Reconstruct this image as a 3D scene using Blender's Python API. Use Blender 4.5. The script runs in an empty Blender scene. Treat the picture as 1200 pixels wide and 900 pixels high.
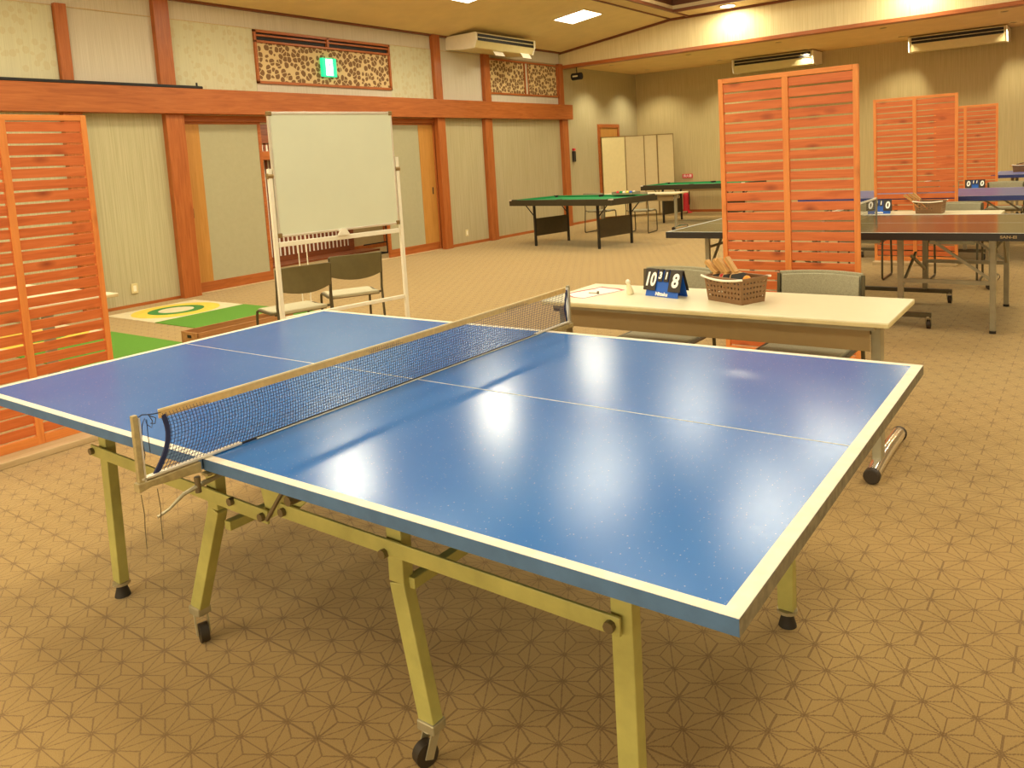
import bpy, bmesh, math, random
from mathutils import Vector, Matrix, Euler
random.seed(7)
scene = bpy.context.scene
C = scene.collection
PI = math.pi

# ---------------------------------------------------------------- camera, world, exposure
CAM = dict(f=929.558, pos=(1.7812, -1.84313, 1.44642), yaw=-.63641, pitch=.10807, roll=-.0596, dy=-158.65)
def make_camera():
    y, p, r = CAM['yaw'], CAM['pitch'], CAM['roll']
    fw = Vector((math.sin(y)*math.cos(p), math.cos(y)*math.cos(p), -math.sin(p)))
    rt = Vector((math.cos(y), -math.sin(y), 0)); up = rt.cross(fw)
    R = rt*math.cos(r)+up*math.sin(r); U = -rt*math.sin(r)+up*math.cos(r)
    m = Matrix((R, U, -fw)).transposed().to_4x4()
    m.translation = Vector(CAM['pos'])
    cd = bpy.data.cameras.new('camera'); co = bpy.data.objects.new('camera', cd); C.objects.link(co)
    co.matrix_world = m
    cd.sensor_fit = 'HORIZONTAL'; cd.sensor_width = 36; cd.lens = CAM['f']*36/1200
    cd.shift_y = CAM['dy']/1200
    cd.clip_start = .05; cd.clip_end = 100
    scene.camera = co
make_camera()
w = bpy.data.worlds.new('world'); scene.world = w; w.use_nodes = True
w.node_tree.nodes['Background'].inputs[0].default_value = (1, .82, .55, 1)
w.node_tree.nodes['Background'].inputs[1].default_value = .3
scene.view_settings.view_transform = 'Standard'; scene.view_settings.look = 'None'
scene.view_settings.gamma = 1; scene.view_settings.use_curve_mapping = False
scene.view_settings.exposure = 0.0
LT = (1, .93, .67)           # colour of the room's lamps
E_SQ, E_REC, E_LOW, E_WASH = 39, 34, 96, 24

# ---------------------------------------------------------------- node material helpers
def srgb(h):
    if isinstance(h, str):
        v = [int(h[i:i+2], 16)/255 for i in (0, 2, 4)]
    else: v = [x/255 for x in h]
    return tuple((x/12.92 if x <= .04045 else ((x+.055)/1.055)**2.4) for x in v)+(1,)
class NT:
    def __init__(s, name):
        s.m = bpy.data.materials.new(name); s.m.use_nodes = True
        s.t = s.m.node_tree; s.n = s.t.nodes; s.b = s.n['Principled BSDF']
    def node(s, k, **kw):
        n = s.n.new(k)
        for a, v in kw.items(): setattr(n, a, v)
        return n
    def link(s, a, b): s.t.links.new(a, b)
    def put(s, sock, v):
        if isinstance(v, bpy.types.NodeSocket): s.link(v, sock)
        else: sock.default_value = v
    def math(s, op, a, b=None, c=None, clamp=False):
        n = s.node('ShaderNodeMath', operation=op, use_clamp=clamp)
        s.put(n.inputs[0], a)
        if b is not None: s.put(n.inputs[1], b)
        if c is not None: s.put(n.inputs[2], c)
        return n.outputs[0]
    def coord(s, kind='Object'):
        return s.node('ShaderNodeTexCoord').outputs[kind]
    def mapping(s, v, scale=(1, 1, 1), loc=(0, 0, 0), rot=(0, 0, 0)):
        n = s.node('ShaderNodeMapping'); s.link(v, n.inputs[0])
        n.inputs['Scale'].default_value = scale; n.inputs['Location'].default_value = loc; n.inputs['Rotation'].default_value = rot
        return n.outputs[0]
    def noise(s, v, scale=5, detail=3, rough=.5, dist=0):
        n = s.node('ShaderNodeTexNoise'); s.link(v, n.inputs['Vector'])
        n.inputs['Scale'].default_value = scale; n.inputs['Detail'].default_value = detail
        n.inputs['Roughness'].default_value = rough; n.inputs['Distortion'].default_value = dist
        return n.outputs[0]
    def ramp(s, f, stops):
        n = s.node('ShaderNodeValToRGB'); s.link(f, n.inputs[0]); e = n.color_ramp.elements
        while len(e) < len(stops): e.new(.5)
        for i, (p, c) in enumerate(stops):
            e[i].position = p; e[i].color = c if len(c) == 4 else c+(1,)
        return n.outputs[0]
    def mix(s, f, a, b, mode='MIX'):
        n = s.node('ShaderNodeMix', data_type='RGBA', blend_type=mode)
        s.put(n.inputs[0], f); s.put(n.inputs[6], a); s.put(n.inputs[7], b)
        return n.outputs[2]
    def bump(s, h, strength=.3, dist=.01):
        n = s.node('ShaderNodeBump'); n.inputs['Strength'].default_value = strength; n.inputs['Distance'].default_value = dist
        s.link(h, n.inputs['Height']); s.link(n.outputs[0], s.b.inputs['Normal'])
    def set(s, color=None, rough=.5, metal=0, spec=None, emit=None, estr=0, alpha=None, trans=None):
        if color is not None: s.put(s.b.inputs['Base Color'], color)
        s.put(s.b.inputs['Roughness'], rough); s.b.inputs['Metallic'].default_value = metal
        if spec is not None: s.b.inputs['Specular IOR Level'].default_value = spec
        if emit is not None:
            s.b.inputs['Emission Color'].default_value = emit; s.b.inputs['Emission Strength'].default_value = estr
        if trans is not None: s.b.inputs['Transmission Weight'].default_value = trans
        return s.m

def plain(name, col, rough=.5, metal=0, var=.06, spec=None, scale=14):
    t = NT(name); c = srgb(col)
    v = t.noise(t.coord(), scale, 4, .6)
    d = tuple(max(0, x*(1-var*2)) for x in c[:3])+(1,); l = tuple(min(1, x*(1+var)) for x in c[:3])+(1,)
    return t.set(t.ramp(v, [(.3, d), (.7, l)]), rough, metal, spec)

def wood(name, axis, base, dark, light, rough=.4, scale=1.0, knots=0, spec=.4):
    t = NT(name); co = t.coord()
    sc = [16*scale]*3; sc[axis] = 1.1*scale
    g = t.noise(t.mapping(co, tuple(sc)), 1.6, 6, .62, 1.2)
    fine = [160*scale]*3; fine[axis] = 5*scale
    f = t.noise(t.mapping(co, tuple(fine)), 1.0, 2, .5)
    big = t.noise(co, 1.3, 2)
    col = t.ramp(g, [(.28, srgb(dark)), (.5, srgb(base)), (.75, srgb(light))])
    col = t.mix(t.math('MULTIPLY', f, .22), col, srgb(dark))
    col = t.mix(t.math('MULTIPLY', big, .25), col, srgb(light))
    if knots:
        ks = [11.0]*3; ks[axis] = 5.5
        vo = t.node('ShaderNodeTexVoronoi', feature='F1'); t.link(t.mapping(co, tuple(ks)), vo.inputs['Vector']); vo.inputs['Scale'].default_value = .9
        k = t.math('LESS_THAN', vo.outputs['Distance'], .11)
        gate = t.math('GREATER_THAN', t.node('ShaderNodeSeparateColor').outputs[0], .3)
        sep = gate.node.inputs[0].links[0].from_node; t.link(vo.outputs['Color'], sep.inputs[0])
        halo = t.math('SUBTRACT', 1, t.math('MULTIPLY', vo.outputs['Distance'], 3.4), clamp=True)
        k2 = t.math('MULTIPLY', t.math('MULTIPLY', halo, gate), knots)
        col = t.mix(k2, col, srgb('7a2c10'))
    return t.set(col, rough, 0, spec)

def wallpaper(name, base, alt, axis='y', stripe=150, cloud=0, rough=.8):
    """fine vertical stripe, optional cloudy medallions"""
    t = NT(name); co = t.coord()
    s = (stripe, stripe, 1.5)
    n = t.noise(t.mapping(co, s), 1, 2, .5)
    col = t.ramp(n, [(.35, srgb(alt)), (.62, srgb(base))])
    m = t.noise(co, 40, 2); col = t.mix(t.math('MULTIPLY', m, .12), col, srgb(alt))
    if cloud:
        vo = t.node('ShaderNodeTexVoronoi', feature='F1'); t.link(t.mapping(co, (11, 11, 10)), vo.inputs['Vector']); vo.inputs['Scale'].default_value = 1.0
        k = t.math('LESS_THAN', t.math('ADD', vo.outputs['Distance'], t.math('MULTIPLY', t.noise(co, 30, 1), .15)), .47)
        col = t.mix(t.math('MULTIPLY', k, cloud), col, srgb('b89a5e'))
    return t.set(col, rough, 0, .2)

M = {}
# hemp-leaf (asanoha) carpet
def carpet():
    t = NT('carpet'); L = .12; h = math.sqrt(3)/2
    co = t.coord()
    q = t.node('ShaderNodeVectorMath', operation='SNAP'); t.link(co, q.inputs[0]); q.inputs[1].default_value = (.0032, .0032, .0032)
    sub = t.node('ShaderNodeVectorMath', operation='SUBTRACT'); t.link(q.outputs[0], sub.inputs[0]); sub.inputs[1].default_value = (1.204, .07, 0)
    sp = t.node('ShaderNodeSeparateXYZ'); t.link(sub.outputs[0], sp.inputs[0])
    x = t.math('DIVIDE', sp.outputs[0], L); y = t.math('DIVIDE', sp.outputs[1], L)
    def dot(a): return t.math('ADD', t.math('MULTIPLY', x, math.cos(a)), t.math('MULTIPLY', y, math.sin(a)))
    def dist(sv, per):
        u = t.math('DIVIDE', sv, per); return t.math('MULTIPLY', t.math('ABSOLUTE', t.math('SUBTRACT', u, t.math('ROUND', u))), per)
    ds = []
    for k in range(3):
        ds.append(t.math('ADD', dist(dot(math.radians(90+60*k)), h), .004))
    for k in range(3):
        a = math.radians(30+60*k)
        s = dot(a+PI/2); tt = dot(a)
        m = t.math('ROUND', t.math('DIVIDE', s, .5))
        ww = t.math('ADD', t.math('DIVIDE', tt, h), m)
        u = t.math('ABSOLUTE', t.math('SUBTRACT', ww, t.math('MULTIPLY', t.math('ROUND', t.math('MULTIPLY', ww, .5)), 2)))
        pen = t.math('MULTIPLY', t.math('GREATER_THAN', u, .67), 9)
        ds.append(t.math('ADD', dist(s, .5), pen))
    d = ds[0]
    for e in ds[1:]: d = t.math('MINIMUM', d, e)
    # star centres
    cs = t.math('MAXIMUM', t.math('MAXIMUM', dist(dot(math.radians(90)), h), dist(dot(math.radians(150)), h)), dist(dot(math.radians(210)), h))
    blob = t.math('LESS_THAN', cs, .062)
    line = t.math('LESS_THAN', d, .019)
    loop = t.noise(t.mapping(co, (300, 300, 300)), 1, 1)
    line = t.math('MULTIPLY', line, t.math('MULTIPLY_ADD', t.math('GREATER_THAN', loop, .42), .5, .5))
    mask = t.math('MAXIMUM', t.math('MULTIPLY', line, .76), t.math('MULTIPLY', blob, t.math('MULTIPLY_ADD', t.math('GREATER_THAN', loop, .5), .5, .4)))
    wear = t.noise(co, 1.1, 3)
    mask = t.math('MULTIPLY', mask, t.math('MULTIPLY_ADD', wear, .5, .55), clamp=True)
    g = t.noise(t.mapping(co, (330, 330, 330)), 1, 2)
    base = t.ramp(g, [(.3, srgb('9e8049')), (.7, srgb('b09257'))])
    big = t.noise(co, .7, 3)
    base = t.mix(t.math('MULTIPLY', big, .35), base, srgb('a8713a'))
    col = t.mix(mask, base, srgb('5c3416'))
    rows = t.math('SINE', t.math('MULTIPLY', t.node('ShaderNodeSeparateXYZ').outputs[0], 2*PI/.006))
    sep = rows.node.inputs[0].links[0].from_node.inputs[0].links[0].from_node; t.link(co, sep.inputs[0])
    t.bump(t.math('ADD', g, t.math('MULTIPLY', mask, -.6)), .35, .004)
    t.b.inputs['Sheen Weight'].default_value = .45; t.b.inputs['Sheen Roughness'].default_value = .5; t.b.inputs['Sheen Tint'].default_value = (1, .95, .7, 1)
    return t.set(col, .95, 0, .1)
M['carpet'] = carpet()
ORA = ('c0602a', '9c3f14', 'd27a3c')
M['woodx'] = wood('beam_wood_x', 0, 'ab5e29', '90481b', 'be7139'); M['woody'] = wood('beam_wood_y', 1, 'ab5e29', '90481b', 'be7139')
M['woodz'] = wood('beam_wood_z', 2, 'ab5e29', '90481b', 'be7139')
M['darkwood'] = wood('dark_trim_wood', 1, '7a4628', '5e3018', '8c5634'); M['darkwoodx'] = wood('dark_trim_wood_x', 0, '7a4628', '5e3018', '8c5634')
M['slat'] = wood('slat_wood', 0, 'd16d35', 'b85524', 'e28246', .5, 1.0, .8)
M['stile'] = wood('stile_wood', 2, 'e48c44', 'd07034', 'f09c4e', .5, 1.0, .35); M['rail'] = wood('rail_wood', 0, 'e48c44', 'd07034', 'f09c4e', .5, 1.0, .35)
M['tan'] = wood('tan_door_wood', 2, 'bd853c', 'ad7632', 'c88f48', .45)
M['pale'] = wood('pale_base_wood', 0, 'c9b083', 'b89c6c', 'd6bf94', .6)
M['corrwood'] = wood('corridor_wood', 1, '85482a', '653418', '9c5a36')
M['crate'] = wood('crate_wood', 1, 'ac7a48', '7e4c22', 'c69058', .5, 1, .4)
M['paper'] = wallpaper('striped_wallpaper', 'c0b690', 'aea47e')
M['paper_up'] = wallpaper('plain_upper_wallpaper', 'd5cbb7', 'c8bda6')
M['paper_cloud'] = wallpaper('medallion_wallpaper', 'd1ccaa', 'c8c2a0', cloud=.22)
M['paper_head'] = wallpaper('header_wallpaper', 'ead8a8', 'dcc894')
M['paper_back'] = wallpaper('back_wallpaper', 'c4b080', 'b8a474', stripe=60)
M['paper_lower'] = wallpaper('lower_wallpaper', 'bcae88', 'b0a27a', stripe=90)
M['fusuma'] = plain('door_paper', 'afa886', .75, var=.02, spec=.2)
M['ceil'] = plain('ceiling_board', 'ecd7a4', .7, var=.03, scale=3, spec=.2)
M['ceil_low'] = plain('low_ceiling_board', 'ecca90', .75, var=.03, scale=3, spec=.2)
M['ceil_strip'] = plain('ceiling_strip_board', 'dfc796', .6, var=.02, spec=.2)
M['ceil_dark'] = wood('recess_ceiling_wood', 0, '6a4026', '54301a', '7c4e30', .5)
M['corrwall'] = plain('corridor_wall', 'b39c6c', .8, var=.03)

def ranma():
    t = NT('carved_transom'); co = t.coord()
    nz = t.node('ShaderNodeTexNoise'); t.link(co, nz.inputs['Vector']); nz.inputs['Scale'].default_value = 9
    v2 = t.node('ShaderNodeVectorMath', operation='MULTIPLY_ADD'); t.link(nz.outputs['Color'], v2.inputs[0]); v2.inputs[1].default_value = (.05, .05, .05); t.link(co, v2.inputs[2])
    vo = t.node('ShaderNodeTexVoronoi', feature='F1'); t.link(v2.outputs[0], vo.inputs['Vector']); vo.inputs['Scale'].default_value = 12.5; vo.inputs['Randomness'].default_value = .85
    vf = t.node('ShaderNodeTexVoronoi', feature='DISTANCE_TO_EDGE'); t.link(v2.outputs[0], vf.inputs['Vector']); vf.inputs['Scale'].default_value = 12.5; vf.inputs['Randomness'].default_value = .85
    k = t.math('MULTIPLY', t.math('LESS_THAN', vo.outputs['Distance'], .52), t.math('GREATER_THAN', vf.outputs['Distance'], .055))
    col = t.mix(k, srgb('d8bd8a'), srgb('7d5a34'))
    return t.set(col, .7)
M['ranma'] = ranma()

def table_blue():
    t = NT('blue_table_paint'); co = t.coord()
    big = t.noise(co, 2.2, 3); col = t.ramp(big, [(.35, srgb('1c6ab8')), (.7, srgb('2a72bc'))])
    vo = t.node('ShaderNodeTexVoronoi', feature='F1', voronoi_dimensions='2D'); t.link(t.mapping(co, (9, 9, 9)), vo.inputs['Vector'])
    sc = t.node('ShaderNodeSeparateColor'); t.link(vo.outputs['Color'], sc.inputs[0])
    sz = t.math('MULTIPLY', t.math('GREATER_THAN', sc.outputs[0], .62), t.math('MULTIPLY', sc.outputs[1], .055))
    dots = t.math('LESS_THAN', vo.outputs['Distance'], sz)
    v2 = t.node('ShaderNodeTexVoronoi', feature='F1', voronoi_dimensions='2D'); t.link(t.mapping(co, (30, 6, 9), rot=(0, 0, .7)), v2.inputs['Vector'])
    s2 = t.node('ShaderNodeSeparateColor'); t.link(v2.outputs['Color'], s2.inputs[0])
    scr = t.math('LESS_THAN', v2.outputs['Distance'], t.math('MULTIPLY', t.math('GREATER_THAN', s2.outputs[0], .8), .05))
    col = t.mix(t.math('MULTIPLY', t.math('MAXIMUM', dots, scr), .75), col, srgb('c8d2d8'))
    fine = t.noise(co, 90, 3, .6)
    rough = t.math('MULTIPLY_ADD', fine, .10, .155)
    return t.set(col, rough, 0, .52)
M['ttblue'] = table_blue()
M['ttblue_edge'] = plain('blue_table_edge', '48688c', .6, var=.1)
M['edge_worn'] = plain('worn_table_edge', '7d7258', .7, var=.2, scale=40)
M['ttblue2'] = plain('purple_blue_table_paint', '5a63a0', .28, var=.03)
M['ttblue2_edge'] = plain('dark_blue_table_edge', '2c3c7c', .5)
def black_top():
    t = NT('black_table_paint'); co = t.coord()
    return t.set(t.ramp(t.noise(co, 3, 2), [(.3, srgb('33372c')), (.7, srgb('3d4135'))]), .12, 0, .9)
M['ttblack'] = black_top()
M['black_edge'] = plain('black_table_edge', '241c12', .5)
M['wline'] = plain('white_line_paint', 'f2e6cc', .5, var=.06, scale=30)
M['creamline'] = plain('faded_line_paint', 'c9cbc0', .4, var=.05)
M['olive'] = plain('olive_metal_paint', 'aea65c', .45, var=.1, scale=9)
M['steel'] = plain('brushed_steel', 'b4a988', .35, .5, var=.1)
M['brass'] = plain('yellowed_steel', 'b2a070', .42, .3, var=.15, scale=40)
M['alu'] = plain('aluminium', 'e8e2d2', .3, .6, var=.03)
M['bolt'] = plain('bolt_steel', '74664a', .4, .5)
M['rubber'] = plain('black_rubber', '2a2318', .7)
M['caster'] = plain('caster_wheel', '33291c', .5)
M['band'] = plain('cream_net_tape', 'd2ae6c', .8, var=.08, scale=60)
M['bandedge'] = plain('pale_net_tape_edge', 'e8d29c', .8)
M['thread'] = plain('navy_net_thread', '2e3d62', .8)
M['navy'] = plain('navy_net_strap', '232a52', .7)
M['cord'] = plain('black_cord', '1c1c20', .7)
M['frame_w'] = plain('white_stand_paint', 'efe8d0', .35, var=.02)
M['board_w'] = plain('whiteboard_enamel', 'd9ddc1', .3, var=.02, scale=2)
M['desk'] = plain('white_laminate', 'e6dcb6', .35, var=.01)
M['desk_edge'] = plain('cream_edge_band', 'd8c690', .5)
M['panel_g'] = plain('grey_brown_panel', 'a38a5c', .5, var=.03)
M['leg_g'] = plain('grey_leg_paint', 'a0987c', .4, .2)
M['leg_chrome'] = plain('chrome', 'f4efe4', .15, .9, var=.02)
M['fabric'] = plain('grey_olive_fabric', 'a8a183', .9, var=.12, scale=160)
M['fabric_l'] = plain('pale_seat_fabric', 'c8bf9d', .9, var=.08, scale=160)
M['shell'] = plain('brown_grey_shell', '6f6540', .5, var=.05)
M['chairframe'] = plain('dark_grey_chair_frame', '5c543c', .4, .4)
M['felt'] = plain('green_felt', '1f8a4c', .9, var=.06, scale=60)
M['pool'] = plain('black_brown_laminate', '3c3522', .45, var=.08)
M['poolpanel'] = plain('brown_panel', '4d4024', .6)
M['poolleg'] = plain('black_metal', '221f16', .5)
M['green'] = plain('green_turf', '5c9327', .9, var=.1, scale=120)
M['yellow'] = plain('yellow_ring', 'ecd04e', .7); M['dgreen'] = plain('dark_green_ring', '3f8a3c', .7); M['offw'] = plain('off_white_mat', 'e2d6b0', .7)
M['red'] = plain('red_plastic', 'd8303a', .45); M['orange'] = plain('orange_ball', 'f59a2c', .5, var=.02)
M['blue_sb'] = plain('blue_plastic', '1f5ec0', .4, var=.03)
M['black_sb'] = plain('black_card', '33291a', .5); M['white_ink'] = plain('white_print', 'fffaf0', .6, var=0)
M['basket'] = plain('brown_basket_plastic', '86623e', .5)
M['handle_w'] = plain('white_plastic', 'f3ead2', .4, var=.02)
M['padwood'] = wood('paddle_wood', 2, 'cc9a58', 'a8783c', 'deb474', .5, 4)
M['ac'] = plain('cream_plastic', 'dccb94', .45, var=.02); M['black'] = plain('black_slot', '120c08', .6)
M['brownscreen'] = plain('folding_screen_fabric', 'cdb788', .8, var=.02); M['brownscreen_lit'] = plain('folding_screen_lit_fabric', 'e6d49c', .8, var=.02)  # second fabric paints in the brighter light on the panel turned the other way
M['screenframe'] = plain('folding_screen_frame', '93794a', .4, .4)
M['sheet'] = plain('white_paper', 'fbf3e2', .8, var=.01)
M['clearish'] = plain('translucent_plastic', 'efe2b8', .25)
def emis(name, col, s):
    t = NT(name); return t.set(srgb(col), .5, 0, None, srgb(col), s)
M['lamp'] = emis('lamp_panel', 'fff4dc', 6); M['lamp_small'] = emis('small_lamp', 'ffe9c0', 1.6)
M['exit_w'] = emis('exit_sign_white', 'f4fff8', 2.2); M['exit_g'] = emis('exit_sign_green', '18c888', 1.3)

# ---------------------------------------------------------------- mesh helpers
class MB:
    def __init__(s): s.bm = bmesh.new()
    def box(s, x0, x1, y0, y1, z0, z1, mat=None):
        vs = [Vector((x, y, z)) for x in (x0, x1) for y in (y0, y1) for z in (z0, z1)]
        if mat is not None: vs = [mat @ v for v in vs]
        v = [s.bm.verts.new(p) for p in vs]
        for f in ((0, 1, 3, 2), (4, 6, 7, 5), (0, 4, 5, 1), (2, 3, 7, 6), (0, 2, 6, 4), (1, 5, 7, 3)):
            s.bm.faces.new([v[i] for i in f])
        return s
    def bar(s, p, q, a, b, up=(0, 0, 1)):
        """box beam from p to q, width a (sideways) height b (towards up)"""
        p, q = Vector(p), Vector(q); d = (q-p); l = d.length; d.normalize()
        up = Vector(up)
        if abs(d.dot(up)) > .98: up = Vector((0, 1, 0))
        sx = d.cross(up).normalized(); uz = sx.cross(d)
        m = Matrix((sx, d, uz)).transposed().to_4x4(); m.translation = p
        return s.box(-a/2, a/2, 0, l, -b/2, b/2, m)
    def tube(s, pts, r, n=10, caps=True):
        pts = [Vector(p) for p in pts]; rings = []
        rr = r if isinstance(r, (list, tuple)) else [r]*len(pts)
        t0 = (pts[1]-pts[0]).normalized(); u = t0.orthogonal().normalized()
        for i, p in enumerate(pts):
            if i == 0: t = t0
            elif i == len(pts)-1: t = (pts[i]-pts[i-1]).normalized()
            else: t = ((pts[i]-pts[i-1]).normalized()+(pts[i+1]-pts[i]).normalized()).normalized()
            u = (u-t*u.dot(t)).normalized(); v = t.cross(u)
            rings.append([s.bm.verts.new(p+(u*math.cos(2*PI*k/n)+v*math.sin(2*PI*k/n))*rr[i]) for k in range(n)])
        for a, b in zip(rings, rings[1:]):
            for k in range(n): s.bm.faces.new((a[k], a[(k+1) % n], b[(k+1) % n], b[k]))
        if caps: s.bm.faces.new(rings[0][::-1]); s.bm.faces.new(rings[-1])
        return s
    def cyl(s, p, q, r, n=16): return s.tube([p, q], r, n)
    def lathe(s, prof, c=(0, 0, 0), n=20, mat=None):
        c = Vector(c); rings = []
        for r, z in prof:
            ring = []
            for k in range(n):
                v = Vector((r*math.cos(2*PI*k/n), r*math.sin(2*PI*k/n), z))
                if mat is not None: v = mat @ v
                ring.append(s.bm.verts.new(v+c))
            rings.append(ring)
        for a, b in zip(rings, rings[1:]):
            for k in range(n): s.bm.faces.new((a[k], a[(k+1) % n], b[(k+1) % n], b[k]))
        s.bm.faces.new(rings[0][::-1]); s.bm.faces.new(rings[-1]); return s
    def prism(s, poly, axis, a, b):
        """extrude a 2D polygon along axis (0 x: (y,z); 1 y: (x,z); 2 z: (x,y))"""
        def P(u, v, w): return ((w, u, v), (u, w, v), (u, v, w))[axis]
        A = [s.bm.verts.new(P(u, v, a)) for u, v in poly]; B = [s.bm.verts.new(P(u, v, b)) for u, v in poly]
        n = len(poly)
        for k in range(n): s.bm.faces.new((A[k], A[(k+1) % n], B[(k+1) % n], B[k]))
        s.bm.faces.new(A[::-1]); s.bm.faces.new(B); return s
    def quad(s, *ps):
        s.bm.faces.new([s.bm.verts.new(p) for p in ps]); return s
    def xf(s, mat): s.bm.transform(mat); return s
    def build(s, name, mat, parent=None, bevel=0, smooth=False, loc=None):
        bmesh.ops.recalc_face_normals(s.bm, faces=s.bm.faces[:])
        me = bpy.data.meshes.new(name); s.bm.to_mesh(me); s.bm.free()
        mm = M[mat] if isinstance(mat, str) else mat
        me.materials.append(mm)
        o = bpy.data.objects.new(name, me); C.objects.link(o)
        if parent is not None: o.parent = parent
        if loc: o.location = loc
        if smooth:
            for p in me.polygons: p.use_smooth = True
            try: me.set_sharp_from_angle(angle=math.radians(40))
            except Exception: pass
        if bevel:
            b = o.modifiers.new('bevel', 'BEVEL'); b.width = bevel; b.segments = 2; b.limit_method = 'ANGLE'; b.angle_limit = math.radians(50)
        return o
def sphere(r, c=(0, 0, 0), n=16):
    return MB().lathe([(max(.0005, r*math.sin(PI*i/n)), -r*math.cos(PI*i/n)) for i in range(n+1)], c, n*2)
def thing(name, label, cat, loc=(0, 0, 0), rz=0, group=None):
    o = bpy.data.objects.new(name, None); C.objects.link(o); o.empty_display_size = .1
    o.location = loc; o.rotation_euler = (0, 0, rz); o['label'] = label; o['category'] = cat
    if group: o['group'] = group
    return o
def tag(o, label, cat, group=None):
    o['label'] = label; o['category'] = cat
    if group: o['group'] = group
    return o
def struct(o):
    o['kind'] = 'structure'; return o
def dup(root, loc, rz, label, group=None):
    def cp(o, par):
        c = o.copy(); C.objects.link(c)
        if par: c.parent = par
        for ch in [q for q in bpy.data.objects if q.parent == o]: cp(ch, c)
        return c
    r = cp(root, None); r.location = loc; r.rotation_euler = (0, 0, rz); r['label'] = label
    if group: r['group'] = group
    return r
def text(body, size, mat, parent, loc, rot, name='lettering', bold=.0, ext=.0004, sx=1.0, align='CENTER', shear=0):
    cu = bpy.data.curves.new(name, 'FONT'); cu.body = body; cu.size = size; cu.align_x = align; cu.align_y = 'CENTER'
    cu.offset = bold; cu.extrude = ext; cu.shear = shear; cu.resolution_u = 3
    tmp = bpy.data.objects.new('tmp', cu); C.objects.link(tmp)
    dg = bpy.context.evaluated_depsgraph_get(); me = bpy.data.meshes.new_from_object(tmp.evaluated_get(dg))
    bpy.data.objects.remove(tmp); me.name = name; me.materials.clear(); me.materials.append(M[mat])
    o = bpy.data.objects.new(name, me); C.objects.link(o); o.parent = parent; o.location = loc; o.rotation_euler = rot; o.scale = (sx, 1, 1)
    return o

def area(loc, size, power, rot=(0, 0, 0), name='lamp_light', parent=None, spread=PI, shape='SQUARE', sy=None):
    l = bpy.data.lights.new(name, 'AREA'); l.energy = power; l.color = LT; l.shape = shape; l.size = size; l.spread = spread
    if sy: l.size_y = sy
    o = bpy.data.objects.new(name, l); C.objects.link(o); o.location = loc; o.rotation_euler = rot
    if parent: o.parent = parent
    return o
def spot(loc, power, angle=90, blend=.8, parent=None, rot=(0, 0, 0), r=.05):
    l = bpy.data.lights.new('lamp_light', 'SPOT'); l.energy = power; l.color = LT; l.spot_size = math.radians(angle); l.spot_blend = blend; l.shadow_soft_size = r
    o = bpy.data.objects.new('lamp_light', l); C.objects.link(o); o.location = loc; o.rotation_euler = rot
    if parent: o.parent = parent
    return o

# ================================================================= ROOM
XW, XR, YB, YF = -7.45, 7.45, 16.2, -6.2      # left wall, right wall, far wall, wall behind the camera
YH = 12.75                                    # plane of the header
struct(MB().box(-9.9, XR, YF, YB, -.05, 0).build('floor', 'carpet'))
# wall_left : plain surface pieces round the door opening (z 0..2.3, y 3.85..8.65)
b = MB()
b.box(XW-.15, XW, YF, 3.85, 0, 4.2); b.box(XW-.15, XW, 8.65, YB, 0, 4.2); b.box(XW-.15, XW, 3.85, 8.65, 2.28, 4.2)
wl = struct(b.build('wall_left', 'paper'))
# paper panels above the beam and the plain top band
b = MB(); b.box(XW, XW+.012, YF, 2.44, 2.58, 3.45); b.box(XW, XW+.012, 3.80, 5.02, 2.58, 3.45); b.box(XW, XW+.012, 7.60, 8.62, 2.58, 3.45)
p = b.build('medallion_panel', 'paper_cloud', wl)
b = MB(); b.box(XW, XW+.004, YF, 12.7, 3.45, 3.72); b.box(XW, XW+.004, 2.5, 3.7, 2.58, 3.45); b.box(XW, XW+.004, 8.7, 10, 2.58, 3.45)
p = b.build('upper_paper', 'paper_up', wl)
b = MB(); b.box(XW, XW+.01, 8.8, 9.95, .03, 2.3); b.box(XW, XW+.01, 10.15, 12.6, .03, 2.3)
p = b.build('lower_paper', 'paper_lower', wl)
b = MB(); b.box(XW, XW+.006, 12.8, YB, .05, 3.42)
p = b.build('far_paper', 'paper_lower', wl)
struct(MB().box(-9.9, XR+.15, YB, YB+.15, 0, 4.4).build('wall_back', 'paper_back'))
struct(MB().box(XR, XR+.15, YF, YB, 0, 4.4).build('wall_right', 'paper'))
struct(MB().box(-9.9, XR+.15, YF-.15, YF, 0, 4.4).build('wall_front', 'paper'))
# header wall over the wide opening
struct(MB().box(XW, XR, YH, YH+.14, 3.42, 4.5).build('wall_header', 'paper_head'))
# ceiling
def ceil_slope():
    b = MB()
    b.prism([(XW, 3.70), (-4.88, 4.02), (-4.88, 4.12), (XW, 3.80)], 1, YF, YH)
    b.prism([(XR, 3.70), (4.88, 4.02), (4.88, 4.12), (XR, 3.80)], 1, YF, YH)
    return b
cl = struct(ceil_slope().build('ceiling', 'ceil'))
b = MB(); b.box(-4.88, -4.5, YF, YH, 4.02, 4.12); b.box(4.5, 4.88, YF, YH, 4.02, 4.12); b.box(-4.5, 4.5, 12.05, YH, 4.02, 4.12); b.box(-4.5, 4.5, YF, YF+.7, 4.02, 4.12)
b.build('border_strip', 'ceil_strip', cl)
b = MB(); b.box(-4.5, 4.5, YF+.7, 12.05, 4.42, 4.5)
b.build('recess_panel', 'ceil_dark', cl)
b = MB(); b.box(-4.53, -4.5, YF+.7, 12.05, 4.12, 4.5); b.box(4.5, 4.53, YF+.7, 12.05, 4.12, 4.5); b.box(-4.5, 4.5, 12.05, 12.08, 4.12, 4.5); b.box(-4.5, 4.5, YF+.67, YF+.7, 4.12, 4.5)
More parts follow.
